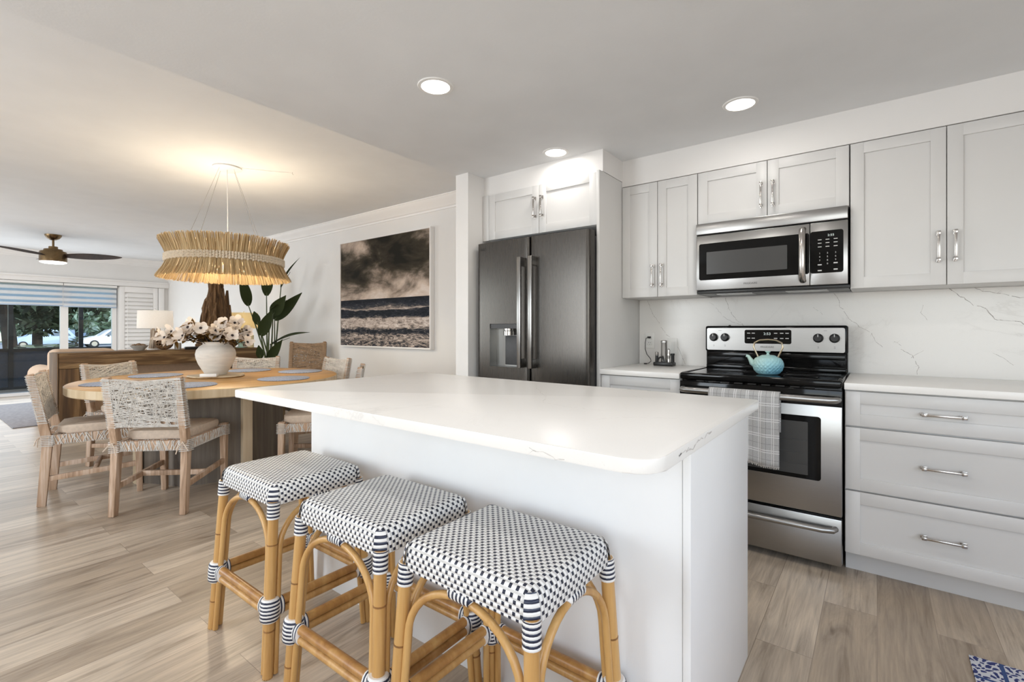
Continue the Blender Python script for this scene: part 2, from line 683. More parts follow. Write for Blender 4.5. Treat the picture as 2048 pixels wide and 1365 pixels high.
def art_mat():
    t = NT('stormy_sea_photograph').set(Roughness=.6)
    t.b.inputs['Specular IOR Level'].default_value = .12
    tc = t.n('TexCoord')
    mp = t.n('Mapping')
    t.l(tc.outputs['UV'], mp.inputs[0])
    sp = t.n('SeparateXYZ')
    t.l(tc.outputs['UV'], sp.inputs[0])
    V = sp.outputs[1]

    def ns(sx, sy, sc, det, ro, di=0):
        q = t.n('Mapping')
        q.inputs['Scale'].default_value = (sx, sy, 1)
        t.l(tc.outputs['UV'], q.inputs[0])
        return t.noise(q.outputs[0], sc, det, ro, di)
    def spot(x, y, r0, r1):
        d = t.n('VectorMath', operation='DISTANCE')
        t.l(tc.outputs['UV'], d.inputs[0])
        d.inputs[1].default_value = (x, y, 0)
        return t.ramp(d.outputs['Value'], [(r0, (1, 1, 1)), (r1, (0, 0, 0))])
    cl = ns(1, 1.6, 3.0, 7, .60, .35)
    k = t.math('ADD', t.math('MULTIPLY', t.math('SUBTRACT', cl, .5), 1.75), .40)
    low = t.ramp(V, [(.44, (1, 1, 1)), (.50, (.8, .8, .8)), (.62, (0, 0, 0))])
    k = t.math('ADD', k, t.math('MULTIPLY', low, .36))
    k = t.math('ADD', k, t.math('MULTIPLY', spot(.20, .93, .02, .22), .42))
    k = t.math('ADD', k, t.math('MULTIPLY', spot(.80, .66, .05, .24), .22))
    k = t.math('SUBTRACT', k, t.math('MULTIPLY', spot(.60, .90, .05, .38), .26))
    k = t.math('SUBTRACT', k, t.math('MULTIPLY', spot(.12, .72, .05, .26), .18))
    skyc = t.ramp(k, [(.12, (.012, .010, .006)), (.34, (.045, .036, .023)), (.48, (.13, .105, .08)), (.62, (.34, .27, .22)), (.78, (.58, .47, .39)), (.95, (.74, .66, .60))])
    wv = ns(1.0, 5, 3.2, 4, .6, .6)
    fine = ns(2.0, 5, 5, 9, .74, 2.4)
    vd = t.math('ADD', V, t.math('MULTIPLY', t.math('SUBTRACT', wv, .5), .10))
    gr = t.ramp(vd, [(0, (.36,) * 3), (.10, (.50,) * 3), (.15, (.14,) * 3), (.19, (.60,) * 3), (.26, (.62,) * 3), (.285, (.16,) * 3), (.33, (.14,) * 3), (.345, (.62,) * 3), (.365, (.34,) * 3), (.41, (.14,) * 3), (.44, (.10,) * 3)])
    amp = t.ramp(V, [(0, (1.5,) * 3), (.44, (.35,) * 3)])
    amp = t.math('SUBTRACT', 2.6, t.math('MULTIPLY', V, 4.6))
    kk = t.math('ADD', gr, t.math('MULTIPLY', t.math('SUBTRACT', fine, .5), amp))
    sea = t.ramp(kk, [(.10, (.010, .011, .016)), (.28, (.030, .034, .045)), (.42, (.16, .135, .12)), (.60, (.46, .38, .33)), (.85, (.74, .68, .63))])
    isky = t.math('GREATER_THAN', V, .44)
    t.color(t.mix(isky, sea, skyc))
    return t.m


def rug_mat():
    t = NT('blue_ornament_mat').set(Roughness=.85)
    tc = t.n('TexCoord')

    def wv(rot, sc, dist):
        q = t.n('Mapping')
        q.inputs['Rotation'].default_value = (0, 0, rot)
        t.l(tc.outputs['Object'], q.inputs[0])
        w = t.n('TexWave')
        w.inputs['Scale'].default_value = sc
        w.inputs['Distortion'].default_value = dist
        w.inputs['Detail'].default_value = 3
        w.inputs['Detail Scale'].default_value = 1.6
        t.l(q.outputs[0], w.inputs[0])
        return w.outputs['Fac']
    a = wv(.6, 16, 9)
    b = wv(-.9, 13, 11)
    m = t.math('MULTIPLY', a, b)
    orn = t.ramp(m, [(.17, (.62, .64, .70)), (.24, (.018, .03, .16))])
    v = t.n('TexBrick')
    v.inputs['Scale'].default_value = 1
    v.inputs['Brick Width'].default_value = .16
    v.inputs['Row Height'].default_value = .16
    v.offset = 0
    v.inputs['Mortar Size'].default_value = .006
    q = t.n('Mapping')
    q.inputs['Location'].default_value = (-.02, .03, 0)
    t.l(tc.outputs['Object'], q.inputs[0])
    t.l(q.outputs[0], v.inputs[0])
    t.color(t.mix(v.outputs['Fac'], orn, (.03, .07, .22)))
    return t.m


def plaid_mat():
    t = NT('grey_plaid_towel').set(Roughness=.95)
    tc = t.n('TexCoord')
    sp = t.n('SeparateXYZ')
    t.l(tc.outputs['UV'], sp.inputs[0])

    def lines(o, per, w, off):
        f = t.math('FRACT', t.math('ADD', t.math('DIVIDE', o, per), off))
        return t.math('LESS_THAN', f, w)
    u, v = sp.outputs[0], sp.outputs[1]
    s1 = t.math('ADD', lines(u, .058, .06, 0), lines(u, .058, .06, .16), True)
    s2 = t.math('ADD', lines(v, .075, .05, 0), lines(v, .075, .05, .14), True)
    dk = t.math('ADD', lines(u, .058, .05, .6), lines(v, .075, .04, .6), True)
    base = t.ramp(t.noise(t.coord('UV'), 260, 2), [(.3, (.36, .355, .35)), (.7, (.46, .455, .448))])
    c = t.mix(t.math('MULTIPLY', dk, .45), base, (.15, .147, .145))
    c = t.mix(t.math('MULTIPLY', t.math('ADD', s1, s2, True), .7), c, (.78, .775, .765))
    t.color(c)
    t.bump(t.noise(t.coord('UV'), 500, 1), .5, .002)
    return t.m


def island_rand(name, stops, rough=.5, trans=0.0):
    return straw_mat(name, stops, trans)


M['stripe'] = stripes_mat()
M['weave'] = weave_mat()
M['straw'] = straw_mat('raffia_strands', [(0, (.30, .20, .095)), (.3, (.52, .37, .19)), (.7, (.70, .54, .32)), (1, (.45, .32, .17))], .2)
M['rope'] = basic('braided_rope', (.66, .57, .45), .8, var=.12, nscale=60, bump=.3, bscale=300)
M['shade'] = cloth_mat('white_lampshade', (.88, .865, .845), .5)
M['shadewarm'] = cloth_mat('warm_lit_lampshade', (.84, .70, .42), .5)  # twin of the white shade, its warm glow put into the cloth colour
M['blind'] = cloth_mat('banded_sheer_blind', (.86, .87, .88), .35, band=.098)
M['glass'] = glass_mat('clear_glass')
M['art'] = art_mat()
M['rug'] = rug_mat()
M['plaid'] = plaid_mat()
M['leaf'] = straw_mat('plant_leaf', [(0, (.020, .030, .009)), (.6, (.034, .046, .014)), (1, (.052, .064, .020))], .12)
M['stalk'] = basic('plant_stalk', (.055, .075, .022), .5, var=.2)
M['petal'] = straw_mat('white_petals', [(0, (.78, .70, .62)), (1, (.88, .82, .76))], .3)
M['petalcentre'] = basic('dark_flower_centre', (.02, .012, .012), .6, var=.2)
M['brownleaf'] = straw_mat('brown_gold_leaves', [(0, (.07, .035, .010)), (.6, (.17, .09, .02)), (1, (.30, .19, .04))], .2)
M['terracotta'] = basic('grey_planter', (.30, .28, .26), .7, var=.1)
M['grass'] = basic('lawn', (.16, .18, .10), .9, var=.3, nscale=6, bump=.4, bscale=40, bdist=.02)
M['asphalt'] = basic('asphalt', (.30, .31, .33), .9, var=.1, nscale=2)
M['bark'] = basic('dark_bark', (.030, .022, .016), .9, var=.3, nscale=12, bump=.6, bscale=30, bdist=.01)
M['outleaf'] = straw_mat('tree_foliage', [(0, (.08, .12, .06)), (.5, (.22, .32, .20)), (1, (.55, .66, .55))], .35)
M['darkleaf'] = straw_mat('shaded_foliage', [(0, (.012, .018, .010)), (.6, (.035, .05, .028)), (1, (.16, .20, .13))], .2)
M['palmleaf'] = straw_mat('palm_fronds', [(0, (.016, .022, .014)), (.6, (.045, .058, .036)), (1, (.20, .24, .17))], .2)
M['hedge'] = straw_mat('hedge_leaves', [(0, (.05, .08, .02)), (.5, (.16, .22, .06)), (1, (.36, .42, .18))], .3)
M['carwhite'] = basic('white_car_paint', (.80, .82, .84), .25, var=.01, coat=.6)
M['carblue'] = basic('pale_blue_car_paint', (.40, .50, .64), .25, var=.02, coat=.6)
M['carglass'] = basic('car_window', (.12, .17, .22), .08, var=.1)
M['tyre'] = basic('tyre_rubber', (.015, .015, .015), .8, var=.2)
M['blackframe'] = basic('black_screen_frame', (.010, .010, .012), .5, var=.2)
M['kick'] = basic('dark_screen_panel', (.030, .036, .055), .5, var=.25, nscale=60)
M['ball'] = basic('rattan_ball_strips', (.20, .11, .05), .7, var=.35, nscale=20)
M['stone'] = basic('grey_bowl', (.42, .40, .37), .7, var=.1)
M['nuts'] = basic('dried_filler', (.22, .13, .07), .8, var=.4, nscale=40)

# ------------------------------------------------------------------ the setting
ZK, ZD = 2.325, 2.57          # kitchen ceiling, dining and living ceiling
XE = -2.525                    # edge of the lowered kitchen ceiling
XW, YD, YK = -11.9, 3.6, 3.40  # window wall, dining wall, kitchen wall
XR, YB = 2.2, -2.6

m = MB(); m.face([(XW - 1.6, YB, 0), (XR, YB, 0), (XR, YD, 0), (XW - 1.6, YD, 0)])
struct(m.build('floor', M['floor']))
m = MB(); m.box(XW - .2, XE, YB, YD, ZD, ZD + .12)
struct(m.build('ceiling', M['ceil']))
m = MB(); m.box(XE, XR, YB, YD, ZK, ZD + .12)
struct(m.build('ceiling_kitchen', M['ceil']))
m = MB(); m.box(-2.40, XR, YK, YD, 0, ZK)
struct(m.build('wall_back', M['wall']))
m = MB(); m.box(XE, -2.40, 2.605, YD, 0, ZK)
struct(m.build('wall_stub', M['wall']))
m = MB(); m.box(XW - .2, XR + .1, YD, YD + .12, 0, ZD)
struct(m.build('wall_dining', M['wall']))
m = MB()
m.box(XR, XR + .1, YB, -1.6, 0, ZK); m.box(XR, XR + .1, 1.2, YD, 0, ZK); m.box(XR, XR + .1, -1.6, 1.2, 0, .93); m.box(XR, XR + .1, -1.6, 1.2, 2.07, ZK)
struct(m.build('wall_right', M['wall']))
m = MB()
for y in (-1.6, -.23, 1.14): m.box(XR + .03, XR + .07, y, y + .06, .93, 2.07)
m.box(XR + .03, XR + .07, -1.6, 1.2, .93, .99); m.box(XR + .03, XR + .07, -1.6, 1.2, 2.01, 2.07)
struct(m.build('window_5', M['trim']))  # unseen window added in this wall to go with the fill lamp
m = MB()
y0, y1 = YB - .12, YB
for a, b in ((XW - .2, -11.0), (-7.2, -4.1), (-2.6, .3), (2.1, XR + .1)): m.box(a, b, y0, y1, 0, ZD)
for a, b in ((-11.0, -7.2), (-4.1, -2.6), (.3, 2.1)):
    m.box(a, b, y0, y1, 0, .35); m.box(a, b, y0, y1, 2.3, ZD)
struct(m.build('wall_behind', M['wall']))
for i, (a, b) in enumerate(((-11.0, -7.2), (-4.1, -2.6), (.3, 2.1))):  # unseen window frames added where the rear fill lamps stand
    m = MB()
    for x in (a, (a + b) / 2 - .03, b - .06): m.box(x, x + .06, y0 + .03, y0 + .07, .35, 2.3)
    m.box(a, b, y0 + .03, y0 + .07, .35, .41); m.box(a, b, y0 + .03, y0 + .07, 2.24, 2.3)
    w = struct(m.build('window_%d' % (i + 2), M['trim']))
# window wall: opening for sliding doors y -1.6..2.74, z 0..2.0
m = MB()
m.box(XW - .15, XW, 2.76, YD, 0, ZD); m.box(XW - .15, XW, YB, -1.6, 0, ZD); m.box(XW - .15, XW, -1.6, 2.76, 2.03, ZD)
struct(m.build('wall_window', M['wall']))
# soffits
m = MB(); m.box(-1.40, XR, 3.085, YK, 2.146, ZK)
struct(m.build('wall_soffit', M['wall']))
m = MB(); m.box(-2.40, -1.397, 2.787, YK, 2.183, ZK)
struct(m.build('wall_soffit_fridge', M['wall']))


def crown(name, a, b, into):
    """crown moulding from a to b on the ceiling; into = horizontal unit vector into the room"""
    prof = [(0, -.125), (.010, -.125), (.014, -.108), (.03, -.100), (.045, -.075), (.075, -.050), (.098, -.022), (.104, -.012), (.112, -.010), (.112, 0), (0, 0)]
    m = MB()
    a, b, n = Vector(a), Vector(b), Vector(into)
    A = [m.bm.verts.new(a + n * p + Vector((0, 0, q))) for p, q in prof]
    B = [m.bm.verts.new(b + n * p + Vector((0, 0, q))) for p, q in prof]
    for i in range(len(prof) - 1):
        m.bm.faces.new((A[i], A[i + 1], B[i + 1], B[i]))
    m.bm.faces.new(A); m.bm.faces.new(list(reversed(B)))
    bmesh.ops.recalc_face_normals(m.bm, faces=m.bm.faces)
    return struct(m.build(name, M['trim'], ang=25))


crown('trim_1', (XW, YD, ZD), (XE, YD, ZD), (0, -1, 0))
crown('trim_2', (XW, YB, ZD), (XW, YD - .112, ZD), (1, 0, 0))
for nm, a, b in (('baseboard_dining', (XW, YD - .014), (XE, YD)), ('baseboard_stub', (XE - .014, 2.605), (XE, YD - .014))):
    m = MB(); m.box(a[0], b[0], a[1], b[1], 0, .10, bev=.003)
    struct(m.build(nm, M['trim']))
# head trim over the sliding doors
m = MB(); m.box(XW, XW + .07, -1.7, YD - .002, 2.02, 2.126, bev=.006); m.box(XW, XW + .09, -1.7, YD - .002, 2.10, 2.13, bev=.004)
struct(m.build('trim_3', M['trim']))
# sliding doors
m = MB()
for y in (-1.6, .30, 1.93, 2.68): m.box(XW - .10, XW - .03, y, y + (.11 if y == 1.93 else .07), .05, 2.03)
m.box(XW - .12, XW - .02, -1.6, 2.76, 0, .05); m.box(XW - .10, XW - .03, -1.6, 2.76, 1.97, 2.03)
win = struct(m.build('window_1', M['trim']))
for a, b in ((-1.53, .30), (.37, 1.93), (2.04, 2.68)):
    g = MB(); g.box(XW - .068, XW - .062, a, b, .05, 1.97)
    g.build('pane', M['glass'], win)

# ------------------------------------------------------------------ kitchen


def shaker(m, x0, x1, z0, z1, y, t=.02, rail=.057, rec=.009):
    """door or drawer front whose face is at y, looking to -y"""
    b = .0015
    m.box(x0, x0 + rail, y, y + t, z0, z1, bev=b)
    m.box(x1 - rail, x1, y, y + t, z0, z1, bev=b)
    m.box(x0 + rail - .001, x1 - rail + .001, y, y + t, z1 - rail, z1, bev=b)
    m.box(x0 + rail - .001, x1 - rail + .001, y, y + t, z0, z0 + rail, bev=b)
    m.box(x0 + rail - .002, x1 - rail + .002, y + rec, y + t - .002, z0 + rail - .002, z1 - rail + .002)


def pull(parent, x, z, y, L, vertical):
    m = MB()
    h = L / 2
    for s in (-1, 1):
        if vertical:
            m.box(x - .007, x + .007, y - .004, y, z + s * h - .012, z + s * h + .012, bev=.0015)
            m.box(x - .005, x + .005, y - .028, y - .003, z + s * h - .006, z + s * h + .006, bev=.0015)
            m.box(x - .007, x + .007, y - .034, y - .020, z + s * h - .009, z + s * h + .009, bev=.002)
        else:
            m.box(x + s * h - .012, x + s * h + .012, y - .004, y, z - .007, z + .007, bev=.0015)
            m.box(x + s * h - .006, x + s * h + .006, y - .028, y - .003, z - .005, z + .005, bev=.0015)
            m.box(x + s * h - .009, x + s * h + .009, y - .034, y - .020, z - .007, z + .007, bev=.002)
    if vertical: m.box(x - .005, x + .005, y - .032, y - .023, z - h, z + h, bev=.002)
    else: m.box(x - h, x + h, y - .032, y - .023, z - .005, z + .005, bev=.002)
    return m.build('handle', M['chrome'], parent)


def cabinet(name, label, x0, x1, z0, z1, y, doors, toe=None, cat='cabinet', drawers=(), handle_z=None, filler=None):
    """carcass behind fronts whose faces stand at y"""
    t = thing(name, label, cat, ((x0 + x1) / 2, (y + YK) / 2, 0 if toe else z0))
    m = MB(); yb = y + .021
    back = YK - (0 if z0 > 1 else .001)
    if z0 > 1 and x0 > -1.41: back = YK - .001
    m.box(x0, x1, yb, back, z0, z1, bev=.001)
    if toe: m.box(x0 + .001, x1 - .001, y + .09, back, .0, z0 + .002)
    m.build('body', M['cab'], t)
    if filler:
        m = MB(); m.box(filler[0], filler[1], y + .002, yb - .0005, z0, z1, bev=.001)
        m.build('filler', M['cab'], t)
    for (a, b, side) in doors:
        m = MB(); shaker(m, a + .0018, b - .0018, z0 + .0015, z1 - .003, y, rail=min(.057, (b - a) * .24))
        d = m.build('door', M['cab'], t)
        hz = handle_z if handle_z is not None else z0 + .17
        hx = b - .030 if side == 'r' else a + .030
        pull(d, hx, hz, y, .128, True)
    for (a, b) in drawers:
        m = MB(); shaker(m, x0 + .003, x1 - .003, a, b, y)
        d = m.build('drawer', M['cab'], t)
        pull(d, (x0 + x1) / 2, (a + b) / 2, y, .128, False)
    return t


RX0, RX1 = -.892, -.128      # range opening
cabinet('wall_cabinet', 'white shaker wall cabinet with two narrow doors, between the fridge panel and the microwave', -1.399, RX0 - .002, 1.38, 2.143, 3.08, [(-1.399, -1.149, 'r'), (-1.149, RX0 - .002, 'l')], handle_z=1.52)
cabinet('wall_cabinet', 'short white shaker wall cabinet with two wide doors directly above the microwave', RX0, -.116, 1.817, 2.143, 3.08, [(RX0, -.503, 'r'), (-.503, -.116, 'l')], handle_z=1.945)
cabinet('wall_cabinet', 'tall white shaker wall cabinet with two broad doors right of the microwave', -.113, .645, 1.38, 2.143, 3.08, [(-.113, .265, 'r'), (.265, .645, 'l')], handle_z=1.565)
cabinet('wall_cabinet', 'white shaker wall cabinet with two doors farthest along the wall past the frame edge', .648, 1.40, 1.38, 2.143, 3.08, [(.648, 1.024, 'r'), (1.024, 1.40, 'l')], handle_z=1.565)
cabinet('fridge_cabinet', 'white shaker cabinet with two square doors above the dark fridge', -2.398, -1.422, 1.837, 2.18, 2.765, [(-2.335, -1.877, 'r'), (-1.877, -1.424, 'l')], handle_z=2.02, filler=(-2.398, -2.337))
m = MB(); m.box(-1.4205, -1.4005, 2.745, YK - .001, 0, 2.181, bev=.001)
tag(m.build('fridge_surround', M['cab']), 'tall white panel standing between the fridge and the counter', 'panel')
cabinet('base_cabinet', 'white shaker base cabinet left of the range, mostly hidden by the island', -1.399, RX0 - .004, .105, .881, 2.765, [], toe=True, drawers=[(.71, .876), (.408, .705), (.109, .403)])
cabinet('drawer_cabinet', 'white shaker base cabinet of three wide drawers right of the range', RX1 + .005, .577, .105, .881, 2.765, [], toe=True, drawers=[(.712, .874), (.411, .704), (.109, .403)])
cabinet('base_cabinet', 'white shaker base cabinet past the drawer cabinet at the frame edge', .580, 1.40, .105, .881, 2.765, [(.580, .99, 'r'), (.99, 1.40, 'l')], toe=True, handle_z=.72)


def veins(m, plane, lines, mi, w=.0011, seed=1):
    """jittered veins as thin ribbons lying on a slab; plane maps (u, v) to a point, with a lift along its normal"""
    rg = random.Random(seed)
    old = m.mi; m.mi = mi
    for (pts, ww) in lines:
        P = []
        for (a, b), (c, d) in zip(pts, pts[1:]):
            n = max(3, int(math.hypot(c - a, d - b) / .012))
            for i in range(n):
                f = i / n
                P.append((a + (c - a) * f, b + (d - b) * f))
        P.append(pts[-1])
        jx = jy = 0
        Q = []
        for p in P:
            jx = jx * .82 + rg.uniform(-1, 1) * .0052
            jy = jy * .82 + rg.uniform(-1, 1) * .0052
            Q.append((p[0] + jx, p[1] + jy))
        for i in range(len(Q) - 1):
            if rg.random() < .10: continue
            (a, b), (c, d) = Q[i], Q[i + 1]
            L = math.hypot(c - a, d - b) or 1
            nx, ny = -(d - b) / L, (c - a) / L
            k1 = w * ww * rg.uniform(.25, 1.0); k2 = w * ww * rg.uniform(.25, 1.0)
            m.face([plane(a + nx * k1, b + ny * k1), plane(a - nx * k1, b - ny * k1), plane(c - nx * k2, d - ny * k2), plane(c + nx * k2, d + ny * k2)])
            if rg.random() < .10 * min(1, ww):
                an = rg.uniform(0, 6.28); l = rg.uniform(.01, .035)
                e, g = a + math.cos(an) * l, b + math.sin(an) * l
                m.face([plane(a, b + .0006), plane(a + .0006, b), plane(e, g)])
    m.mi = old


# counters, splash
m = MB(); m.box(-1.3995, RX0 - .004, 2.745, 3.384, .882, .914, bev=.003)
tag(m.build('countertop', M['quartz']), 'short white quartz counter between the fridge panel and the range', 'countertop')
m = MB(); m.box(RX1 + .004, 1.40, 2.745, 3.384, .882, .914, bev=.003)
tag(m.build('countertop', M['quartz']), 'long white quartz counter right of the range over the drawers', 'countertop')
m = MB(); m.box(-1.399, 1.40, 3.385, YK - .0005, .914, 1.379)
ys = 3.3847
sp_lines = [
    ([(-1.335, 1.372), (-1.295, 1.27), (-1.24, 1.215), (-1.20, 1.13), (-1.13, 1.06), (-1.09, .99), (-1.07, .918)], 1.3),
    ([(-.90, 1.35), (-.84, 1.29), (-.79, 1.23), (-.70, 1.20)], .8),
    ([(-.80, 1.376), (-.77, 1.30), (-.735, 1.235), (-.68, 1.185)], 1.3),
    ([(-.20, 1.375), (-.17, 1.29), (-.13, 1.23), (-.04, 1.15), (.02, 1.06)], 1.2),
    ([(.30, 1.378), (.36, 1.33), (.43, 1.28), (.47, 1.22), (.62, 1.17)], 2.0),
    ([(.40, 1.378), (.47, 1.345), (.60, 1.31)], 1.4),
    ([(.10, 1.06), (.15, 1.02), (.17, .97), (.165, .92)], 1.5),
    ([(.07, 1.10), (.11, 1.08)], 1.0), ([(.15, 1.01), (.20, 1.04)], 1.0),
    ([(.20, 1.30), (.19, 1.26), (.21, 1.22)], .8), ([(.45, 1.05), (.53, 1.0)], .8), ([(-.30, 1.30), (-.26, 1.26)], .7),
]
veins(m, lambda u, v: (u, ys, v), sp_lines, 1)
tag(m.build('backsplash', [M['splash'], M['vein']]), 'white stone backsplash with thin grey veins behind the range', 'backsplash')

# ---- outlets and the cable


def plate(name, label, cat, x, z, outlet):
    m = MB(); m.box(x - .036, x + .036, ys - .006, ys - .0003, z - .058, z + .058, bev=.003)
    o = m.build(name, M['whiteplastic'])
    tag(o, label, cat)
    m = MB()
    if outlet:
        for dz in (-.021, .021): m.box(x - .017, x + .017, ys - .008, ys - .0065, z + dz - .014, z + dz + .014, bev=.004)
        f = m.build('socket', M['whiteplastic'], o)
        for dz in (-.021, .021):
            m = MB()
            for dx in (-.006, .006): m.box(x + dx - .0012, x + dx + .0012, ys - .0086, ys - .0079, z + dz - .001, z + dz + .008)
            m.lathe([(0, 0), (.0022, 0), (.0022, .0006), (0, .0006)], 8, (x, ys - .0079, z + dz - .007), Matrix.Rotation(R(90), 3, 'X'))
            m.build('slot', M['darkslot'], f)
    else:
        m.box(x - .017, x + .017, ys - .009, ys - .0065, z - .033, z + .033, bev=.002)
        m.build('rocker', M['whiteplastic'], o)
    return o


plate('wall_outlet', 'white double socket plate on the backsplash near the fridge panel', 'outlet', -1.318, 1.085, True)
plate('light_switch', 'white rocker switch plate on the backsplash behind the wine opener', 'switch', -1.155, 1.045, False)
t = thing('charging_cable', 'thin black cable hanging from the socket down to the counter', 'cable', (-1.318, 3.35, .915))
m = MB(); m.box(-1.330, -1.306, ys - .026, ys - .0095, 1.100, 1.114, bev=.003)
m.build('plug', M['blackplastic'], t)
m = MB(); m.tube([(-1.320, 3.357, 1.106), (-1.335, 3.352, 1.10), (-1.34, 3.35, 1.07), (-1.338, 3.345, 1.02), (-1.322, 3.335, .985), (-1.292, 3.325, .955), (-1.285, 3.32, .938), (-1.297, 3.312, .925), (-1.31, 3.30, .920)], .0026, 6)
m.build('cord', M['blackplastic'], t)
m = MB(); m.tube([(-1.31, 3.30, .920), (-1.325, 3.288, .920)], .005, 8)
m.build('connector', M['blackplastic'], t)

# ---- wine opener set
wx, wy = -1.165, 3.255
t = thing('wine_opener', 'steel electric wine opener with tools on a black charging base', 'wine opener', (wx, wy, .914))
m = MB(); m.box(wx - .068, wx + .068, wy - .035, wy + .035, .9143, .94, bev=.006); m.build('base', M['blackplastic'], t)
m = MB(); m.lathe([(0, .94), (.020, .94), (.0215, .945), (.0215, 1.07), (.0225, 1.072), (.0225, 1.085), (.02, 1.089), (0, 1.089)], 20, (wx - .005, wy + .008, 0)); m.build('opener_body', M['steelv'], t)
m = MB(); m.lathe([(0, .94), (.011, .94), (.010, .985), (0, .985)], 14, (wx - .052, wy - .005, 0)); s = m.build('stopper', M['blackplastic'], t)
m = MB(); m.lathe([(0, .985), (.011, .985), (.011, .992), (.012, .994), (.012, 1.006), (.009, 1.009), (0, 1.009)], 14, (wx - .052, wy - .005, 0)); m.build('cap', M['chrome'], s)
m = MB(); m.tube([(wx - .036 + .022 - .022 * math.cos(a), wy - .028, .94 + .034 * math.sin(a)) for a in [i * PI / 10 for i in range(11)]], .006, 8); m.build('foil_cutter', M['blackplastic'], t)
m = MB(); m.lathe([(0, .94), (.009, .94), (.009, .955), (.008, .96), (.010, .975), (.012, .99), (.008, 1.01), (.010, 1.02), (.006, 1.032), (0, 1.034)], 14, (wx + .034, wy - .014, 0)); m.build('pourer', M['chrome'], t)
m = MB(); m.lathe([(0, .94), (.011, .94), (.011, .985), (.013, .99), (.013, 1.0), (0, 1.0)], 14, (wx + .055, wy + .006, 0)); m.build('stopper', M['blackplastic'], t)

# ---- fridge
FX0, FX1, FY = -2.356, -1.424, 2.645
t = thing('fridge', 'dark stainless french door fridge with ice dispenser under the two-door cabinet', 'fridge', ((FX0 + FX1) / 2, 3.0, 0))
m = MB(); m.box(FX0 + .012, FX1 - .006, FY + .085, 3.38, .02, 1.765, bev=.004); m.build('body', M['darkgray'], t)
mid = -1.873


def fdoor(x0, x1, z0, z1, cut=None):
    """door with a gently bowed face, rounded vertical edges and, if asked, an opening for the dispenser"""
    m = MB()
    n = 20

    def fy(x):
        e = 0
        u = (x - FX0) / (FX1 - FX0) * 2 - 1
        bow = .012 * u * u
        d = min(x - x0, x1 - x)
        if d < .022: e = .022 - math.sqrt(max(0, .022 ** 2 - (.022 - d) ** 2))
        return FY + bow + e
    xs = sorted(set([x0 + (x1 - x0) * i / n for i in range(n + 1)] + [x0 + .002, x0 + .006, x0 + .012, x1 - .002, x1 - .006, x1 - .012] + ([cut[0], cut[1]] if cut else [])))
    zs = sorted(set([z0, z1] + ([cut[2], cut[3]] if cut else [])))
    F = [[m.bm.verts.new((x, fy(x), z)) for x in xs] for z in zs]
    B = [[m.bm.verts.new((x, FY + .082, z)) for x in xs] for z in zs]
    for i in range(len(zs) - 1):
        for j in range(len(xs) - 1):
            if cut and cut[0] - 1e-6 <= xs[j] and xs[j + 1] <= cut[1] + 1e-6 and abs(zs[i] - cut[2]) < 1e-6: continue
            m.bm.faces.new((F[i][j], F[i][j + 1], F[i + 1][j + 1], F[i + 1][j]))
    for j in range(len(xs) - 1):
        m.bm.faces.new((F[-1][j], F[-1][j + 1], B[-1][j + 1], B[-1][j]))
        m.bm.faces.new((F[0][j + 1], F[0][j], B[0][j], B[0][j + 1]))
        m.bm.faces.new((B[0][j + 1], B[0][j], B[-1][j], B[-1][j + 1]))
    for j in (0, len(xs) - 1):
        c = [F[i][j] for i in range(len(zs))] + [B[i][j] for i in (len(zs) - 1, 0)]
        m.bm.faces.new(c)
    bmesh.ops.recalc_face_normals(m.bm, faces=m.bm.faces)
    return m


def fhandle(parent, x, z0, z1, y):
    m = MB()
    m.box(x - .015, x + .015, y - .062, y - .046, z0, z1, bev=.003)
    for z in (z0, z1 - .06): m.box(x - .012, x + .012, y - .048, y + .012, z, z + .06, bev=.002)
    m.build('handle', M['fridgelight'], parent)


dc = (-2.225, -1.965, .90, 1.205)
ld = fdoor(FX0, mid - .003, .76, 1.795, dc).build('door', M['fridge'], t, ang=50)
rd = fdoor(mid + .003, FX1, .76, 1.795).build('door', M['fridge'], t, ang=50)
fhandle(ld, mid - .048, .905, 1.655, FY)
fhandle(rd, mid + .044, .905, 1.655, FY)
fdoor(FX0, FX1, .40, .752).build('freezer_drawer', M['fridge'], t, ang=50)
fdoor(FX0, FX1, .06, .392).build('freezer_drawer', M['fridge'], t, ang=50)
# dispenser niche
m = MB()
a, b, c, d = dc
yb = FY + .079
m.face([(a, FY + .001, c), (a, FY + .001, d), (a, yb, d), (a, yb, c)])
m.face([(b, FY + .001, d), (b, FY + .001, c), (b, yb, c), (b, yb, d)])
m.face([(a, FY + .001, d), (b, FY + .001, d), (b, yb, d), (a, yb, d)])
m.face([(b, FY + .001, c), (a, FY + .001, c), (a, yb, c), (b, yb, c)])
m.face([(a, yb, c), (a, yb, d), (b, yb, d), (b, yb, c)])
ds = m.build('dispenser', M['fridgelight'], ld, flat=True)
m = MB(); m.box(a + .002, b - .002, FY + .008, FY + .05, d - .034, d - .001); m.build('control_strip', M['darkgray'], ld)
m = MB(); m.lathe([(0, 0), (.038, 0), (.038, .030), (.034, .034), (.034, .05), (0, .05)], 20, ((a + b) / 2 + .012, FY + .042, d - .082)); m.build('nozzle', M['chrome'], ld)
m = MB(); m.box((a + b) / 2 - .035, b - .004, yb - .020, yb - .003, c + .012, d - .085, bev=.004); m.build('lever_panel', M['darkgray'], ld)
text('LG', 'logo_lettering', (FX0 + .078, FY + .0060, 1.748), .027, M['blackplastic'], ld)
m = MB(); m.lathe([(.0072, 0), (.0095, 0), (.0095, .0012), (.0072, .0012), (.0072, 0)], 18, (FX0 + .048, FY + .0075, 1.748), Matrix.Rotation(R(90), 3, 'X')); m.build('logo_ring', M['blackplastic'], ld)

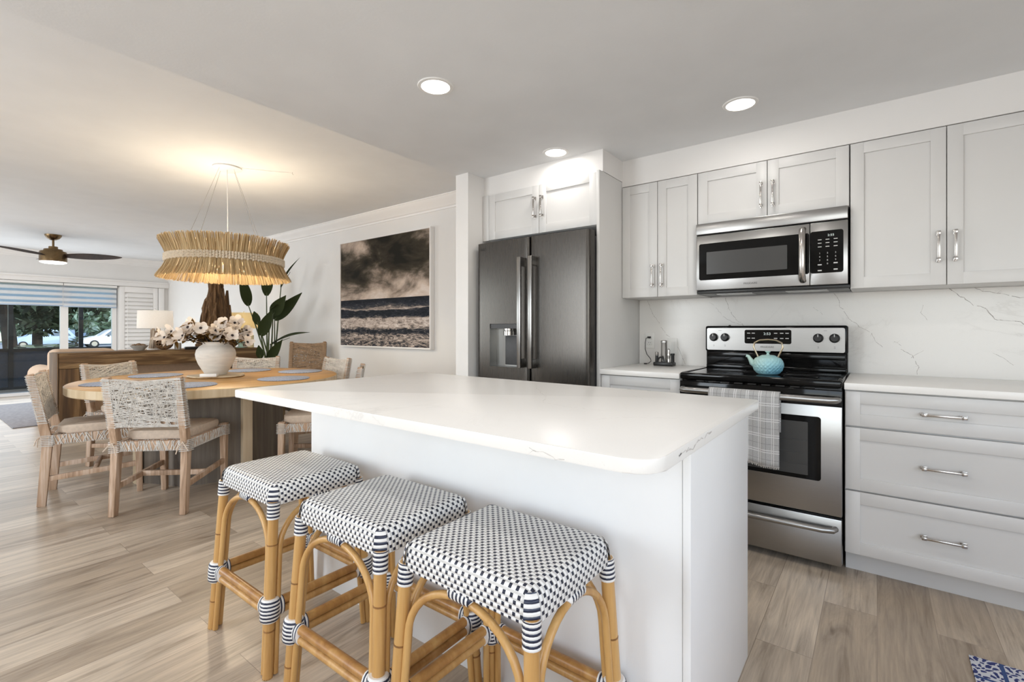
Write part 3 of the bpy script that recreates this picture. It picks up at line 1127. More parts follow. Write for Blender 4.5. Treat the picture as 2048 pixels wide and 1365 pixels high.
# ---- microwave
MX0, MX1, MY = RX0 + .001, -.117, 3.045
t = thing('microwave', 'stainless over-range microwave under the short wall cabinet', 'microwave', ((MX0 + MX1) / 2, 3.2, 1.39))
m = MB(); m.box(MX0 + .004, MX1 - .004, MY + .028, 3.383, 1.402, 1.815, bev=.002); m.build('body', M['blackplastic'], t)
m = MB(); m.box(MX0, MX1 - .004, MY - .002, MY + .027, 1.748, 1.815, bev=.004); m.build('vent_band', M['steel'], t)
mdx = -.289
m = MB()
m.box(MX0, mdx - .002, MY, MY + .026, 1.405, 1.741, bev=.004)
md = m.build('door', M['steel'], t)


def rrect(x0, x1, z0, z1, r, n=5):
    P = []
    for (cx, cz, a0) in ((x1 - r, z0 + r, -90), (x1 - r, z1 - r, 0), (x0 + r, z1 - r, 90), (x0 + r, z0 + r, 180)):
        for i in range(n + 1):
            a = R(a0 + 90 * i / n)
            P.append((cx + r * math.cos(a), cz + r * math.sin(a)))
    return P


XZ = lambda y: Matrix(((1, 0, 0, 0), (0, 0, 1, y), (0, 1, 0, 0), (0, 0, 0, 1)))


def panel(name, mat, parent, x0, x1, z0, z1, r, y, t_, bev=0):
    """rounded rectangle standing in the xz plane, front face at y, thickness t_ behind it"""
    m = MB(); m.prism(rrect(x0, x1, z0, z1, r), 0, t_, bev=bev, M=XZ(y))
    bmesh.ops.recalc_face_normals(m.bm, faces=m.bm.faces)
    return m.build(name, mat, parent)


panel('window_glass', M['blackgloss'], md, MX0 + .018, mdx - .004, 1.467, 1.690, .012, MY - .0015, .003)
panel('window_screen', M['grey'], md, MX0 + .062, -.398, 1.502, 1.637, .002, MY - .0022, .001)
m = MB(); m.tube([(-.322, MY - .002, 1.715), (-.322, MY - .03, 1.708), (-.322, MY - .047, 1.68), (-.322, MY - .052, 1.60), (-.322, MY - .052, 1.53), (-.322, MY - .047, 1.462), (-.322, MY - .03, 1.436), (-.322, MY - .002, 1.43)], .0165, 12, sy=.75, up=(0, 1, 0)); m.build('handle', M['chrome'], md)
text('FRIGIDAIRE', 'brand_lettering', (-.585, MY - .0006, 1.434), .0145, M['printdark'], md)
cp = MB(); cp.box(mdx, MX1 - .004, MY, MY + .026, 1.405, 1.741, bev=.003); cp = cp.build('control_panel', M['steel'], t)
panel('keypad', M['blackgloss'], cp, mdx + .001, -.140, 1.468, 1.694, .012, MY - .0015, .003)
text('2:55', 'clock_digits', (-.195, MY - .0022, 1.668), .016, M['display'], cp, sx=1.1)
kx = (-.245, -.210, -.174)
for r_, row in enumerate(('123', '456', '789')):
    for c_, ch in enumerate(row): text(ch, 'key_digit', (kx[c_], MY - .0022, 1.574 - r_ * .019), .0115, M['print'], cp)
text('0', 'key_digit', (kx[1], MY - .0022, 1.517), .0115, M['print'], cp)
m = MB()
for r_, z in enumerate((1.647, 1.629, 1.609)):
    for c_ in range(3): m.box(kx[c_] - .0085, kx[c_] + .0085, MY - .0022, MY - .0016, z - .0018, z + .0018)
for x, z in ((kx[0], 1.513), (kx[2], 1.519), (kx[0], 1.482), (kx[2], 1.485)): m.box(x - .009, x + .009, MY - .0022, MY - .0016, z - .003, z + .003)
m.build('key_mark', M['print'], cp)
m = MB()
m.box(MX0 + .002, MX1 - .002, MY + .03, 3.38, 1.385, 1.4015, bev=.002)
m.box(MX0 + .002, MX1 + .004, MY + .005, MY + .05, 1.388, 1.401, bev=.003)
m.build('underside', M['blackplastic'], t)
for a, b in ((MX0 + .10, MX0 + .30), (MX1 - .30, MX1 - .10)):
    m = MB(); m.box(a, b, MY + .08, MY + .22, 1.382, 1.3855); m.build('vent_filter', M['steel'], t)

# ---- range
RY = 2.735
t = thing('range', 'stainless and black electric range between the white counters', 'range', ((RX0 + RX1) / 2, 3.05, 0))
m = MB()
m.box(RX0 + .004, RX1 - .004, RY + .036, 3.378, .03, .890, bev=.003)
for x in (RX0 + .03, RX1 - .06):
    for y in (RY + .10, 3.30): m.box(x, x + .03, y, y + .03, 0, .031)
m.build('body', M['blackgloss'], t)
m = MB(); m.box(RX0 + .001, RX1 - .001, RY + .004, 3.30, .886, .916, bev=.008, seg=3)
m.box(RX0 + .002, RX0 + .022, RY + .03, 3.26, .912, .923, bev=.004); m.box(RX1 - .022, RX1 - .002, RY + .03, 3.26, .912, .923, bev=.004)
m.box(RX0 + .002, RX1 - .002, RY - .006, RY + .03, .886, .923, bev=.010, seg=3)
m.build('cooktop_frame', M['blackgloss'], t)
m = MB(); m.box(RX0 + .024, RX1 - .024, RY + .034, 3.245, .9155, .919); ct = m.build('cooktop', M['glasstop'], t)
for x, y, r in ((-.70, 2.90, .09), (-.32, 2.90, .075), (-.70, 3.12, .075), (-.32, 3.12, .09)):
    m = MB(); m.lathe([(r, 0), (r + .002, 0), (r + .002, .0003), (r, .0003), (r, 0)], 40, (x, y, .9191))
    m.build('burner_ring', M['darkgray'], ct)
# backguard: black sloping lower part, steel face with controls
m = MB()
m.box(RX0 + .002, RX1 - .002, 3.262, 3.378, .915, 1.186, bev=.010, seg=3)
m.box(RX0 + .006, RX1 - .006, 3.245, 3.30, .916, .945, bev=.008, seg=3)
m.box(RX0 + .012, RX1 - .012, 3.253, 3.27, .99, 1.022, bev=.005)
m.box(RX0, RX1, 3.245, 3.35, 1.024, 1.188, bev=.012, seg=3)
m.lathe([(0, 0), (.008, 0), (.006, .007), (0, .008)], 12, (-.755, 3.30, 1.186))
m.build('backguard', M['blackgloss'], t)
BG = 3.2445
bp = panel('control_panel', M['steel'], t, RX0 + .012, RX1 - .014, 1.034, 1.174, .010, BG - .003, .004)
panel('display_glass', M['blackgloss'], bp, -.655, -.402, 1.078, 1.163, .010, BG - .0045, .003)
text('2:53', 'clock_digits', (-.530, BG - .0052, 1.138), .021, M['display'], bp, sx=1.1)
text('FRIGIDAIRE', 'brand_lettering', (-.530, BG - .0036, 1.058), .0145, M['printdark'], bp)
m = MB()
for x in (-.632, -.606, -.484, -.452, -.424):
    for z in (1.142, 1.111): m.box(x - .009, x + .009, BG - .0052, BG - .0046, z - .002, z + .0025)
m.build('key_mark', M['print'], bp)
KX = (-.838, -.770, -.268, -.190)
for x in KX:
    m = MB(); m.lathe([(0, 0), (.026, 0), (.026, .004), (.0225, .006), (.021, .022), (.018, .025), (0, .025)], 28, (x, BG - .003, 1.115), Matrix.Rotation(R(90), 3, 'X'))
    k = m.build('knob', M['blackplastic'], bp)
    m = MB(); m.box(x - .0018, x + .0018, BG - .0288, BG - .0278, 1.122, 1.137); m.build('pointer', M['print'], k)
m = MB()
for x in KX:
    for i in range(7):
        an = R(40 + i * 46)
        m.box(x - .032 * math.sin(an) - .001, x - .032 * math.sin(an) + .001, BG - .0036, BG - .0029, 1.115 + .032 * math.cos(an) - .001, 1.115 + .032 * math.cos(an) + .001)
    m.box(x - .004, x + .004, BG - .0036, BG - .0029, 1.058, 1.0595); m.box(x - .004, x + .004, BG - .0036, BG - .0029, 1.065, 1.0665); m.box(x + .001, x + .003, BG - .0036, BG - .0029, 1.060, 1.062)
m.box(-.81, -.79, BG - .0036, BG - .0029, 1.157, 1.1585); m.box(-.242, -.226, BG - .0036, BG - .0029, 1.157, 1.1585)
m.build('dial_mark', M['printdark'], bp)
# oven door
m = MB(); m.box(RX0 + .002, RX1 - .003, RY, RY + .035, .275, .872, bev=.004); od = m.build('oven_door', M['steel'], t)
m = MB(); m.box(RX0 + .0015, RX1 - .0025, RY - .0015, RY + .02, .795, .875, bev=.003); m.build('door_band', M['blackgloss'], od)
m = MB()
m.tube([(RX0 + .02, RY, .832), (RX0 + .028, RY - .038, .832), (RX0 + .05, RY - .05, .832), (-.51, RY - .056, .832), (RX1 - .05, RY - .05, .832), (RX1 - .028, RY - .038, .832), (RX1 - .02, RY, .832)], .0165, 12, up=(0, 0, 1))
m.build('handle', M['steel'], od)
panel('window_glass', M['blackgloss'], od, RX0 + .085, RX1 - .087, .432, .742, .014, RY - .0015, .003)
panel('window_screen', M['grey'], od, RX0 + .14, RX1 - .141, .452, .712, .003, RY - .0023, .001)
m = MB()
for z in (.50, .56, .62): m.tube([(RX0 + .15, RY - .0025, z), (RX1 - .15, RY - .0025, z)], .0008, 6)
m.build('rack_line', M['darkgray'], od)
m = MB(); m.box(RX0 + .004, RX1 - .004, RY, RY + .035, .04, .262, bev=.004); dr = m.build('warming_drawer', M['steel'], t)
m = MB(); m.tube([(RX0 + .03, RY + .001, .215), (RX0 + .038, RY - .025, .215), (RX0 + .08, RY - .038, .214), (-.51, RY - .044, .212), (RX1 - .08, RY - .038, .214), (RX1 - .038, RY - .025, .215), (RX1 - .03, RY + .001, .215)], .0145, 12, up=(0, 0, 1)); m.build('handle', M['steel'], dr)
m = MB()
for i in range(9): m.box(-.80 + i * .065, -.80 + i * .065 + .04, RY + .003, RY + .01, .8775, .8830)
m.build('vent_slot', M['darkslot'], t)

# ---- towel on the oven handle


def towel():
    m = MB()
    hy, hz, rr = RY - .0535, .832, .021
    x0, x1 = -.715, -.380
    L1, L2 = .335, .18
    rows, lens = [], []
    n1, na, n2 = 14, 8, 8
    prof = []
    for i in range(n1 + 1): prof.append((hy - rr - .004, hz - L1 * (1 - i / n1)))
    for i in range(1, na): prof.append((hy - rr * math.cos(PI * i / na), hz + rr * math.sin(PI * i / na) + .001))
    for i in range(n2 + 1): prof.append((hy + rr, hz - L2 * i / n2))
    V = []
    nx = 40
    acc = 0
    for i, (y, z) in enumerate(prof):
        if i: acc += math.hypot(y - prof[i - 1][0], z - prof[i - 1][1])
        row = []
        for j in range(nx + 1):
            u = j / nx
            fold = (.006 * math.sin(u * 13 + .6) + .004 * math.sin(u * 29)) * min(1, abs(z - hz) / .12)
            drop = (.012 * math.sin(u * 5.2) if i < n1 else 0) * (1 - min(i, n1) / n1)
            x = x0 + (x1 - x0) * u
            if i > n1 + 1: fold = abs(fold) * -.3
            row.append((x, y - abs(fold) - (.001 if i < n1 else 0), z + drop, acc))
        V.append(row)
    vs_ = [[m.bm.verts.new(p[:3]) for p in r] for r in V]
    for i in range(len(V) - 1):
        for j in range(nx):
            f = m.bm.faces.new((vs_[i][j], vs_[i][j + 1], vs_[i + 1][j + 1], vs_[i + 1][j]))
            for lp, (a, b) in zip(f.loops, ((i, j), (i, j + 1), (i + 1, j + 1), (i + 1, j))):
                lp[m.uv].uv = (V[a][b][0], V[a][b][3])
    o = m.build('dish_towel', M['plaid'])
    sd = o.modifiers.new('thick', 'SOLIDIFY'); sd.thickness = .003; sd.offset = 1
    tag(o, 'grey plaid dish towel hanging from the oven door handle', 'towel')
    m = MB()
    rg = random.Random(3)
    for j in range(90):
        x = x0 + (x1 - x0) * (j + .5) / 90
        u = (x - x0) / (x1 - x0)
        z = hz - L1 + .012 * math.sin(u * 5.2)
        y = hy - rr - .006 - abs(.006 * math.sin(u * 13 + .6) + .004 * math.sin(u * 29))
        m.tube([(x, y, z + .002), (x + rg.uniform(-.002, .002), y, z - rg.uniform(.006, .012))], .0009, 4, caps=False)
    m.build('fringe', M['cord'], o)


towel()

# ---- teapot on the cooktop


def teapot():
    x, y, z = -.475, 2.93, .9195
    t = thing('teapot', 'pale blue ribbed cast iron teapot with bronze hoop handle on the cooktop', 'teapot', (x, y, z))
    m = MB()
    prof = [(0, 0), (.042, 0), (.052, .005), (.066, .022), (.073, .042), (.074, .055), (.069, .075), (.058, .090), (.046, .097)]
    prof2 = []
    for i in range(70):
        f = i / 69 * (len(prof) - 1)
        k = min(int(f), len(prof) - 2); g = f - k
        prof2.append((prof[k][0] + (prof[k + 1][0] - prof[k][0]) * g, prof[k][1] + (prof[k + 1][1] - prof[k][1]) * g))
    jit = lambda a, zz: 1 + (.055 * math.sqrt(abs(math.sin(11 * a + zz * 150) * math.sin(11 * a - zz * 150))) if .006 < zz < .090 else .02)
    m.lathe(prof2 + [(.0, .097)], 176, (x, y, z), jit=jit)
    tq = NT('blue_enamel').set(Roughness=.4)
    sp = tq.n('SeparateXYZ'); tc = tq.n('TexCoord'); tq.l(tc.outputs['Object'], sp.inputs[0])
    g = tq.math('ADD', tq.math('MULTIPLY', sp.outputs[0], 2.6), tq.math('MULTIPLY', sp.outputs[2], -3.5))
    g = tq.math('ADD', g, tq.math('ADD', tq.math('MULTIPLY', tq.noise(tc.outputs['Object'], 20, 3), .25), .50))
    tq.color(tq.ramp(g, [(.15, (.44, .60, .54)), (.5, (.30, .56, .62)), (.85, (.10, .36, .55))]))
    M['blueenamel'] = tq.m
    m.build('body', M['blueenamel'], t, ang=60)
    m = MB(); m.lathe([(0, .096), (.040, .096), (.041, .100), (.030, .105), (.010, .107), (.006, .112), (.006, .117), (.014, .124), (.013, .127), (0, .127)], 32, (x, y, z))
    m.build('lid', M['blueenamel'], t)
    m = MB(); m.tube([(x - .058, y - .01, z + .052), (x - .076, y - .014, z + .062), (x - .086, y - .016, z + .082), (x - .095, y - .018, z + .097), (x - .106, y - .02, z + .100)], [.020, .016, .011, .009, .008], 12)
    m.build('spout', M['blueenamel'], t)
    m = MB(); m.tube([(x - .048, y, z + .092), (x - .062, y, z + .125), (x - .072, y, z + .150), (x - .066, y, z + .172), (x - .04, y, z + .186), (x, y, z + .190), (x + .04, y, z + .186), (x + .066, y, z + .172), (x + .072, y, z + .150), (x + .062, y, z + .125), (x + .048, y, z + .092)], .0048, 8, sy=1.3, up=(0, 1, 0))
    M['bronze'] = basic('bronze_handle', (.48, .40, .28), .32, 1, var=.05)
    m.build('handle', M['bronze'], t)


teapot()

# ---- island
IX0, IX1, IY0, IY1 = -2.138, -.334, .878, 1.895
r = .065
poly = []
for (cx, cy, a0, rr) in ((IX1 - r, IY0 + r, -90, r), (IX1 - .02, IY1 - .02, 0, .02), (IX0 + .03, IY1 - .03, 90, .03), (IX0 + .02, IY0 + .02, 180, .02)):
    for i in range(9):
        a = R(a0 + 90 * i / 8)
        poly.append((cx + rr * math.cos(a), cy + rr * math.sin(a)))
m = MB(); m.prism(poly, .8845, .9145, bev=.0035)
zt = .9147
veins(m, lambda u, v: (u, v, zt), [
    ([(-1.25, 1.80), (-1.10, 1.62), (-.98, 1.50), (-.92, 1.38)], .9), ([(-.92, 1.38), (-.80, 1.34), (-.66, 1.36)], .7), ([(-1.62, 1.02), (-1.55, 1.08), (-1.52, 1.18)], .8),
    ([(-.62, 1.20), (-.55, 1.30), (-.45, 1.36)], .7), ([(-1.95, 1.30), (-1.8, 1.40), (-1.7, 1.52)], .6), ([(-.75, 1.72), (-.6, 1.62), (-.5, 1.6)], .6)], 1, w=.0009, seed=5)
veins(m, lambda u, v: (IX1 + .0003, u, v), [([(1.02, .897), (1.12, .901), (1.20, .905), (1.28, .909)], 2.6), ([(1.0, .900), (1.09, .906)], 1.6)], 1, seed=9)
veins(m, lambda u, v: (u, IY0 - .0003, v), [([(-.62, .905), (-.56, .896), (-.53, .888)], 1.2)], 1, seed=4)
tag(m.build('island_countertop', [M['quartz'], M['veinlight']]), 'large white quartz worktop with rounded corners on the kitchen island', 'countertop')
bx0, bx1, by0, by1 = -2.112, -.366, 1.21, 1.86
t = thing('kitchen_island', 'white painted kitchen island base behind the three stools', 'island', ((bx0 + bx1) / 2, 1.5, 0))
m = MB(); m.box(bx0, bx1 - .022, by0, by1, 0, .884, bev=.001); m.build('body', M['island'], t)
m = MB(); m.box(bx1 - .020, bx1, by0 - .003, by1 + .001, 0, .884, bev=.0015); m.build('end_panel', M['island'], t)
m = MB()
m.box(bx0 + .01, bx1 - .03, by1 + .0005, by1 + .018, .11, .875, bev=.001)
m.build('rear_panel', M['island'], t)

# ---- blue mat
m = MB(); m.box(.259, .80, 1.62, 2.343, .0003, .007, bev=.002)
o = m.build('floor_mat', M['rug'])
tag(o, 'blue and white ornament kitchen mat on the floor by the drawers', 'mat')


# ---- recessed lights
def can(x, y, z, label, p=1.9):
    t = thing('recessed_light', label, 'ceiling light', (x, y, z), 'recessed lights in the kitchen ceiling')
    m = MB(); m.lathe([(.066, -.001), (.068, -.006), (.082, -.005), (.085, -.0015), (.085, -.0003)], 40, (x, y, z)); m.build('trim_ring', M['white'], t)
    m = MB(); m.lathe([(0, -.0045), (.066, -.0045), (.066, -.001)], 40, (x, y, z)); m.build('lens', M['lensglow'], t)
    light('can_lamp', 'AREA', (x, y, z - .012), p, (1, .96, .91), size=.13)


can(-1.67, 1.585, ZK, 'lit round recessed light in the ceiling above the island, larger of the two left ones', 4)
can(-.558, 2.66, ZK, 'lit round recessed light in the ceiling in front of the microwave')
can(-1.67, 2.655, ZK, 'lit round recessed light in the ceiling close to the cabinet above the fridge')
can(-.558, 1.555, ZK, 'recessed light at the very top edge above the island right end', 4)
can(-1.67, .30, ZK, 'added unseen recessed light behind the camera on the left', 5)  # extra lamp added out of view to brighten the room
can(-.3, .30, ZK, 'added unseen recessed light in the ceiling over the camera', 3)  # second extra lamp added out of view


# ------------------------------------------------------------------ rattan counter stools
def seat_uv(m, z1, hx, hy):
    for f in m.bm.faces:
        n = f.normal
        for lp in f.loops:
            p = lp.vert.co
            if n.z > .55: u = (p.x, p.y)
            elif abs(n.x) > abs(n.y): u = (math.copysign(hx + (z1 - p.z), n.x), p.y)
            else: u = (p.x, math.copysign(hy + (z1 - p.z), n.y))
            lp[m.uv].uv = u


def make_stool():
    t = thing('rattan_stool', 'stool', 'stool')
    hx, hy, z0, z1 = .207, .178, .556, .632
    m = MB()
    rr = .034
    m.box(-hx, hx, -hy, hy, z0, z1, bev=rr, seg=5)
    # flatten the rounded underside back to a skirt edge
    for v in m.bm.verts:
        if v.co.z < z0 + rr: v.co.z = z0 + (v.co.z - z0) * .25
        if v.co.z < z1 - rr:
            v.co.x *= 1 + .035 * (z1 - rr - v.co.z) / (z1 - z0)
            v.co.y *= 1 + .04 * (z1 - rr - v.co.z) / (z1 - z0)
    bmesh.ops.recalc_face_normals(m.bm, faces=m.bm.faces)
    m.bm.normal_update()
    top = [f for f in m.bm.faces if f.normal.z > .99]
    seat_uv(m, z1, hx, hy)
    m.build('seat', M['weave'], t, ang=70)
    legs = []
    for sx in (-1, 1):
        for sy in (-1, 1):
            B = Vector((sx * .222, sy * .200, 0)); T = Vector((sx * .196, sy * .166, .575))
            P = lambda z, B=B, T=T: B + (T - B) * (z / .575)
            m = MB(); m.tube([P(0), P(.12), P(.25), P(.40), T], [.0165, .0165, .017, .017, .017], 14, up=(1, 0, 0))
            m.mi = 1
            for zr in ((.105, .365) if sx * sy > 0 else (.150, .43)):
                m.tube([P(zr), P(zr + .0045)], .0177, 14, up=(1, 0, 0))
            lg = m.build('leg', [M['rattan'], M['rattanring']], t)
            m = MB(); m.lathe([(0, 0), (.015, 0), (.0168, .004), (0, .004)], 12, (B.x, B.y, -.0002)); m.build('foot_cap', M['rubber'], lg)
            # corner wraps: round the leg top, and up the seat corner
            m = MB(); m.tube([P(.518), P(.54), P(.574)], .0205, 16, up=(1, 0, 0)); m.build('leg_wrap', M['stripe'], t)
            m = MB()
            k = .7071
            d = Vector((sx * k, sy * k, 0))
            c = Vector((sx * (hx - rr), sy * (hy - rr), 0))
            col = []
            for i in range(12):
                f = i / 11
                z = .556 + (z1 - .010 - .556) * f
                a = max(0, z - (z1 - rr)) / rr
                rad = rr * math.sqrt(max(0, 1 - a * a)) + .0024 + .008 * (1 - f)
                row = []
                for q in (-26, -13, 0, 13, 26):
                    an = math.atan2(sy, sx) + R(q)
                    row.append((c.x + math.cos(an) * rad, c.y + math.sin(an) * rad, z + a * .003))
                col.append(row)
            V = [[m.bm.verts.new(p) for p in r] for r in col]
            for i in range(11):
                for j in range(4):
                    f = m.bm.faces.new((V[i][j], V[i][j + 1], V[i + 1][j + 1], V[i + 1][j]))
                    for lp in f.loops: lp[m.uv].uv = (0, lp.vert.co.z * .75)
            m.build('corner_wrap', M['stripe'], t)
            # joint wrap round the leg
            m = MB(); m.tube([P(.182), P(.19), P(.22), P(.25), P(.258)], [.024, .0305, .0315, .0305, .024], 16, up=(1, 0, 0)); m.build('joint_wrap', M['stripe'], t)
            legs.append((sx, sy, P))
    L = {(a, b): p for a, b, p in legs}
    for (ka, kb, dr) in (((-1, -1), (1, -1), 'x'), ((-1, 1), (1, 1), 'x'), ((-1, -1), (-1, 1), 'y'), ((1, -1), (1, 1), 'y')):
        A, Bq = L[ka], L[kb]
        for (z, r_, nm) in ((.234, .0150, 'rattand'), (.205, .0135, 'rattan')):
            m = MB(); a, b = A(z), Bq(z); m.tube([a, a.lerp(b, .3), a.lerp(b, .7), b], r_, 12, up=(0, 0, 1)); m.build('stretcher', M[nm], t)
        for f, s in ((.085, 1), (.915, -1)):
            a, b = A(.2195), Bq(.2195)
            m = MB(); m.tube([a.lerp(b, f - .028), a.lerp(b, f - .024), a.lerp(b, f + .028), a.lerp(b, f + .032)], [.026, .0315, .0315, .026], 16, sy=1.0, up=(0, 0, 1))
            ax = (b - a).normalized(); c0 = a.lerp(b, f)
            for v in m.bm.verts:
                w = v.co - c0
                h = Vector((ax.y, -ax.x, 0))
                v.co -= h * (w.dot(h) * .36)
            m.build('stretcher_wrap', M['stripe'], t)
        # bent pole: up one leg, over in an arch, down the next
        a0, b0 = A(.005), Bq(.005)
        inw = (b0 - a0).normalized()
        off = .0255
        out = Vector((0, ka[1], 0)) if dr == 'x' else Vector((ka[0], 0, 0))
        pts = []
        for z in (.003, .10, .20, .30, .40): pts.append(A(z) + inw * off)
        mid_ = (A(.5) + Bq(.5)) / 2
        e = A(.40) + inw * off
        half = (mid_ - e).dot(inw)
        for i in range(1, 10):
            an = PI / 2 * i / 9
            p = e + inw * (half * (1 - math.cos(an)))
            p.z = .40 + .146 * math.sin(an)
            sh = A(p.z) - A(.40)
            p += out * sh.dot(out)
            pts.append(p)
        mir = []
        for p in pts[:-1]:
            q = p.copy()
            if dr == 'x': q.x = -q.x
            else: q.y = -q.y
            mir.append(q)
        pts += list(reversed(mir))
        m = MB(); m.tube(pts, .0098, 10, up=tuple(out)); m.build('arch_pole', M['rattan'], t)
        c = pts[len(pts) // 2]
        m = MB(); m.tube([c - inw * .034 + Vector((0, 0, .004)), c - inw * .03 + Vector((0, 0, .008)), c + inw * .03 + Vector((0, 0, .008)), c + inw * .034 + Vector((0, 0, .004))], [.012, .0165, .0165, .012], 14, up=(0, 0, 1)); m.build('arch_wrap', M['stripe'], t)
    return t


st = make_stool()
G = 'rattan stools along the island'
st.location = (-1.842, .972, 0)
tag(st, 'black and white woven rattan stool nearest the dining table, first of three along the island', 'stool', G)
dup(st, (-1.256, .968, 0), R(.6), 'black and white woven rattan stool in the middle of the three along the island', G)
dup(st, (-.757, .970, 0), R(-.5), 'black and white woven rattan stool at the right end of the island, largest in view', G)

# ------------------------------------------------------------------ round dining table
TX, TY, TR, TZ = -4.45, 1.70, .955, .76
t = thing('dining_table', 'large round honey wood dining table on a dark drum pedestal', 'table', (TX, TY, 0))
m = MB(); m.lathe([(0, TZ - .062), (TR - .006, TZ - .062), (TR, TZ - .056), (TR, TZ - .006), (TR - .004, TZ - .002)], 96, (TX, TY, 0)); m.build('rim', M['tablerim'], t)
m = MB(); m.lathe([(TR - .0045, TZ - .002), (TR - .008, TZ), (0, TZ)], 96, (TX, TY, 0)); m.build('tabletop', M['tabletop'], t)
m = MB()
oc = [(TX + .53 * math.cos(R(a)), TY + .53 * math.sin(R(a))) for a in range(0, 360, 45)]
m.prism(oc, 0.0, TZ - .063)
m.build('pedestal', M['pedestal'], t, flat=True)
for a in (0, 90, 180, 270):
    c, s = math.cos(R(a)), math.sin(R(a))
    px, py = TX + .548 * c, TY + .548 * s
    m = MB(); m.box(-.022, .022, -.036, .036, 0, TZ - .063, bev=.003, M=Matrix.Translation((px, py, 0)) @ Matrix.Rotation(R(a), 4, 'Z'))
    m.build('pedestal_post', M['tablerim'], t)

# place mats
gm = 'blue woven place mats'
for i, (an, r_, rz, lb) in enumerate(((-95, .68, 0, 'blue woven place mat at the left end of the round table'), (-38, .64, 40, 'blue woven place mat behind the near chair back'), (24, .66, 10, 'pale blue woven place mat nearest the island corner'), (84, .70, 0, 'blue woven place mat at the right end of the round table'), (134, .62, 30, 'blue woven place mat right behind the vase'), (208, .60, 0, 'blue woven place mat left of the vase by the far chair'))):
    x, y = TX + r_ * math.cos(R(an)), TY + r_ * math.sin(R(an))
    m = MB(); m.lathe([(0, 0), (.19, 0), (.195, .003), (.19, .007), (0, .006)], 40, (x, y, TZ + .0004), jit=lambda a, z, k=i: 1 + .012 * math.sin(3 * a + k) + .008 * math.sin(7 * a + 2 * k))
    tag(m.build('place_mat', M['mat']), lb, 'place mat', gm)

# ------------------------------------------------------------------ woven dining chairs


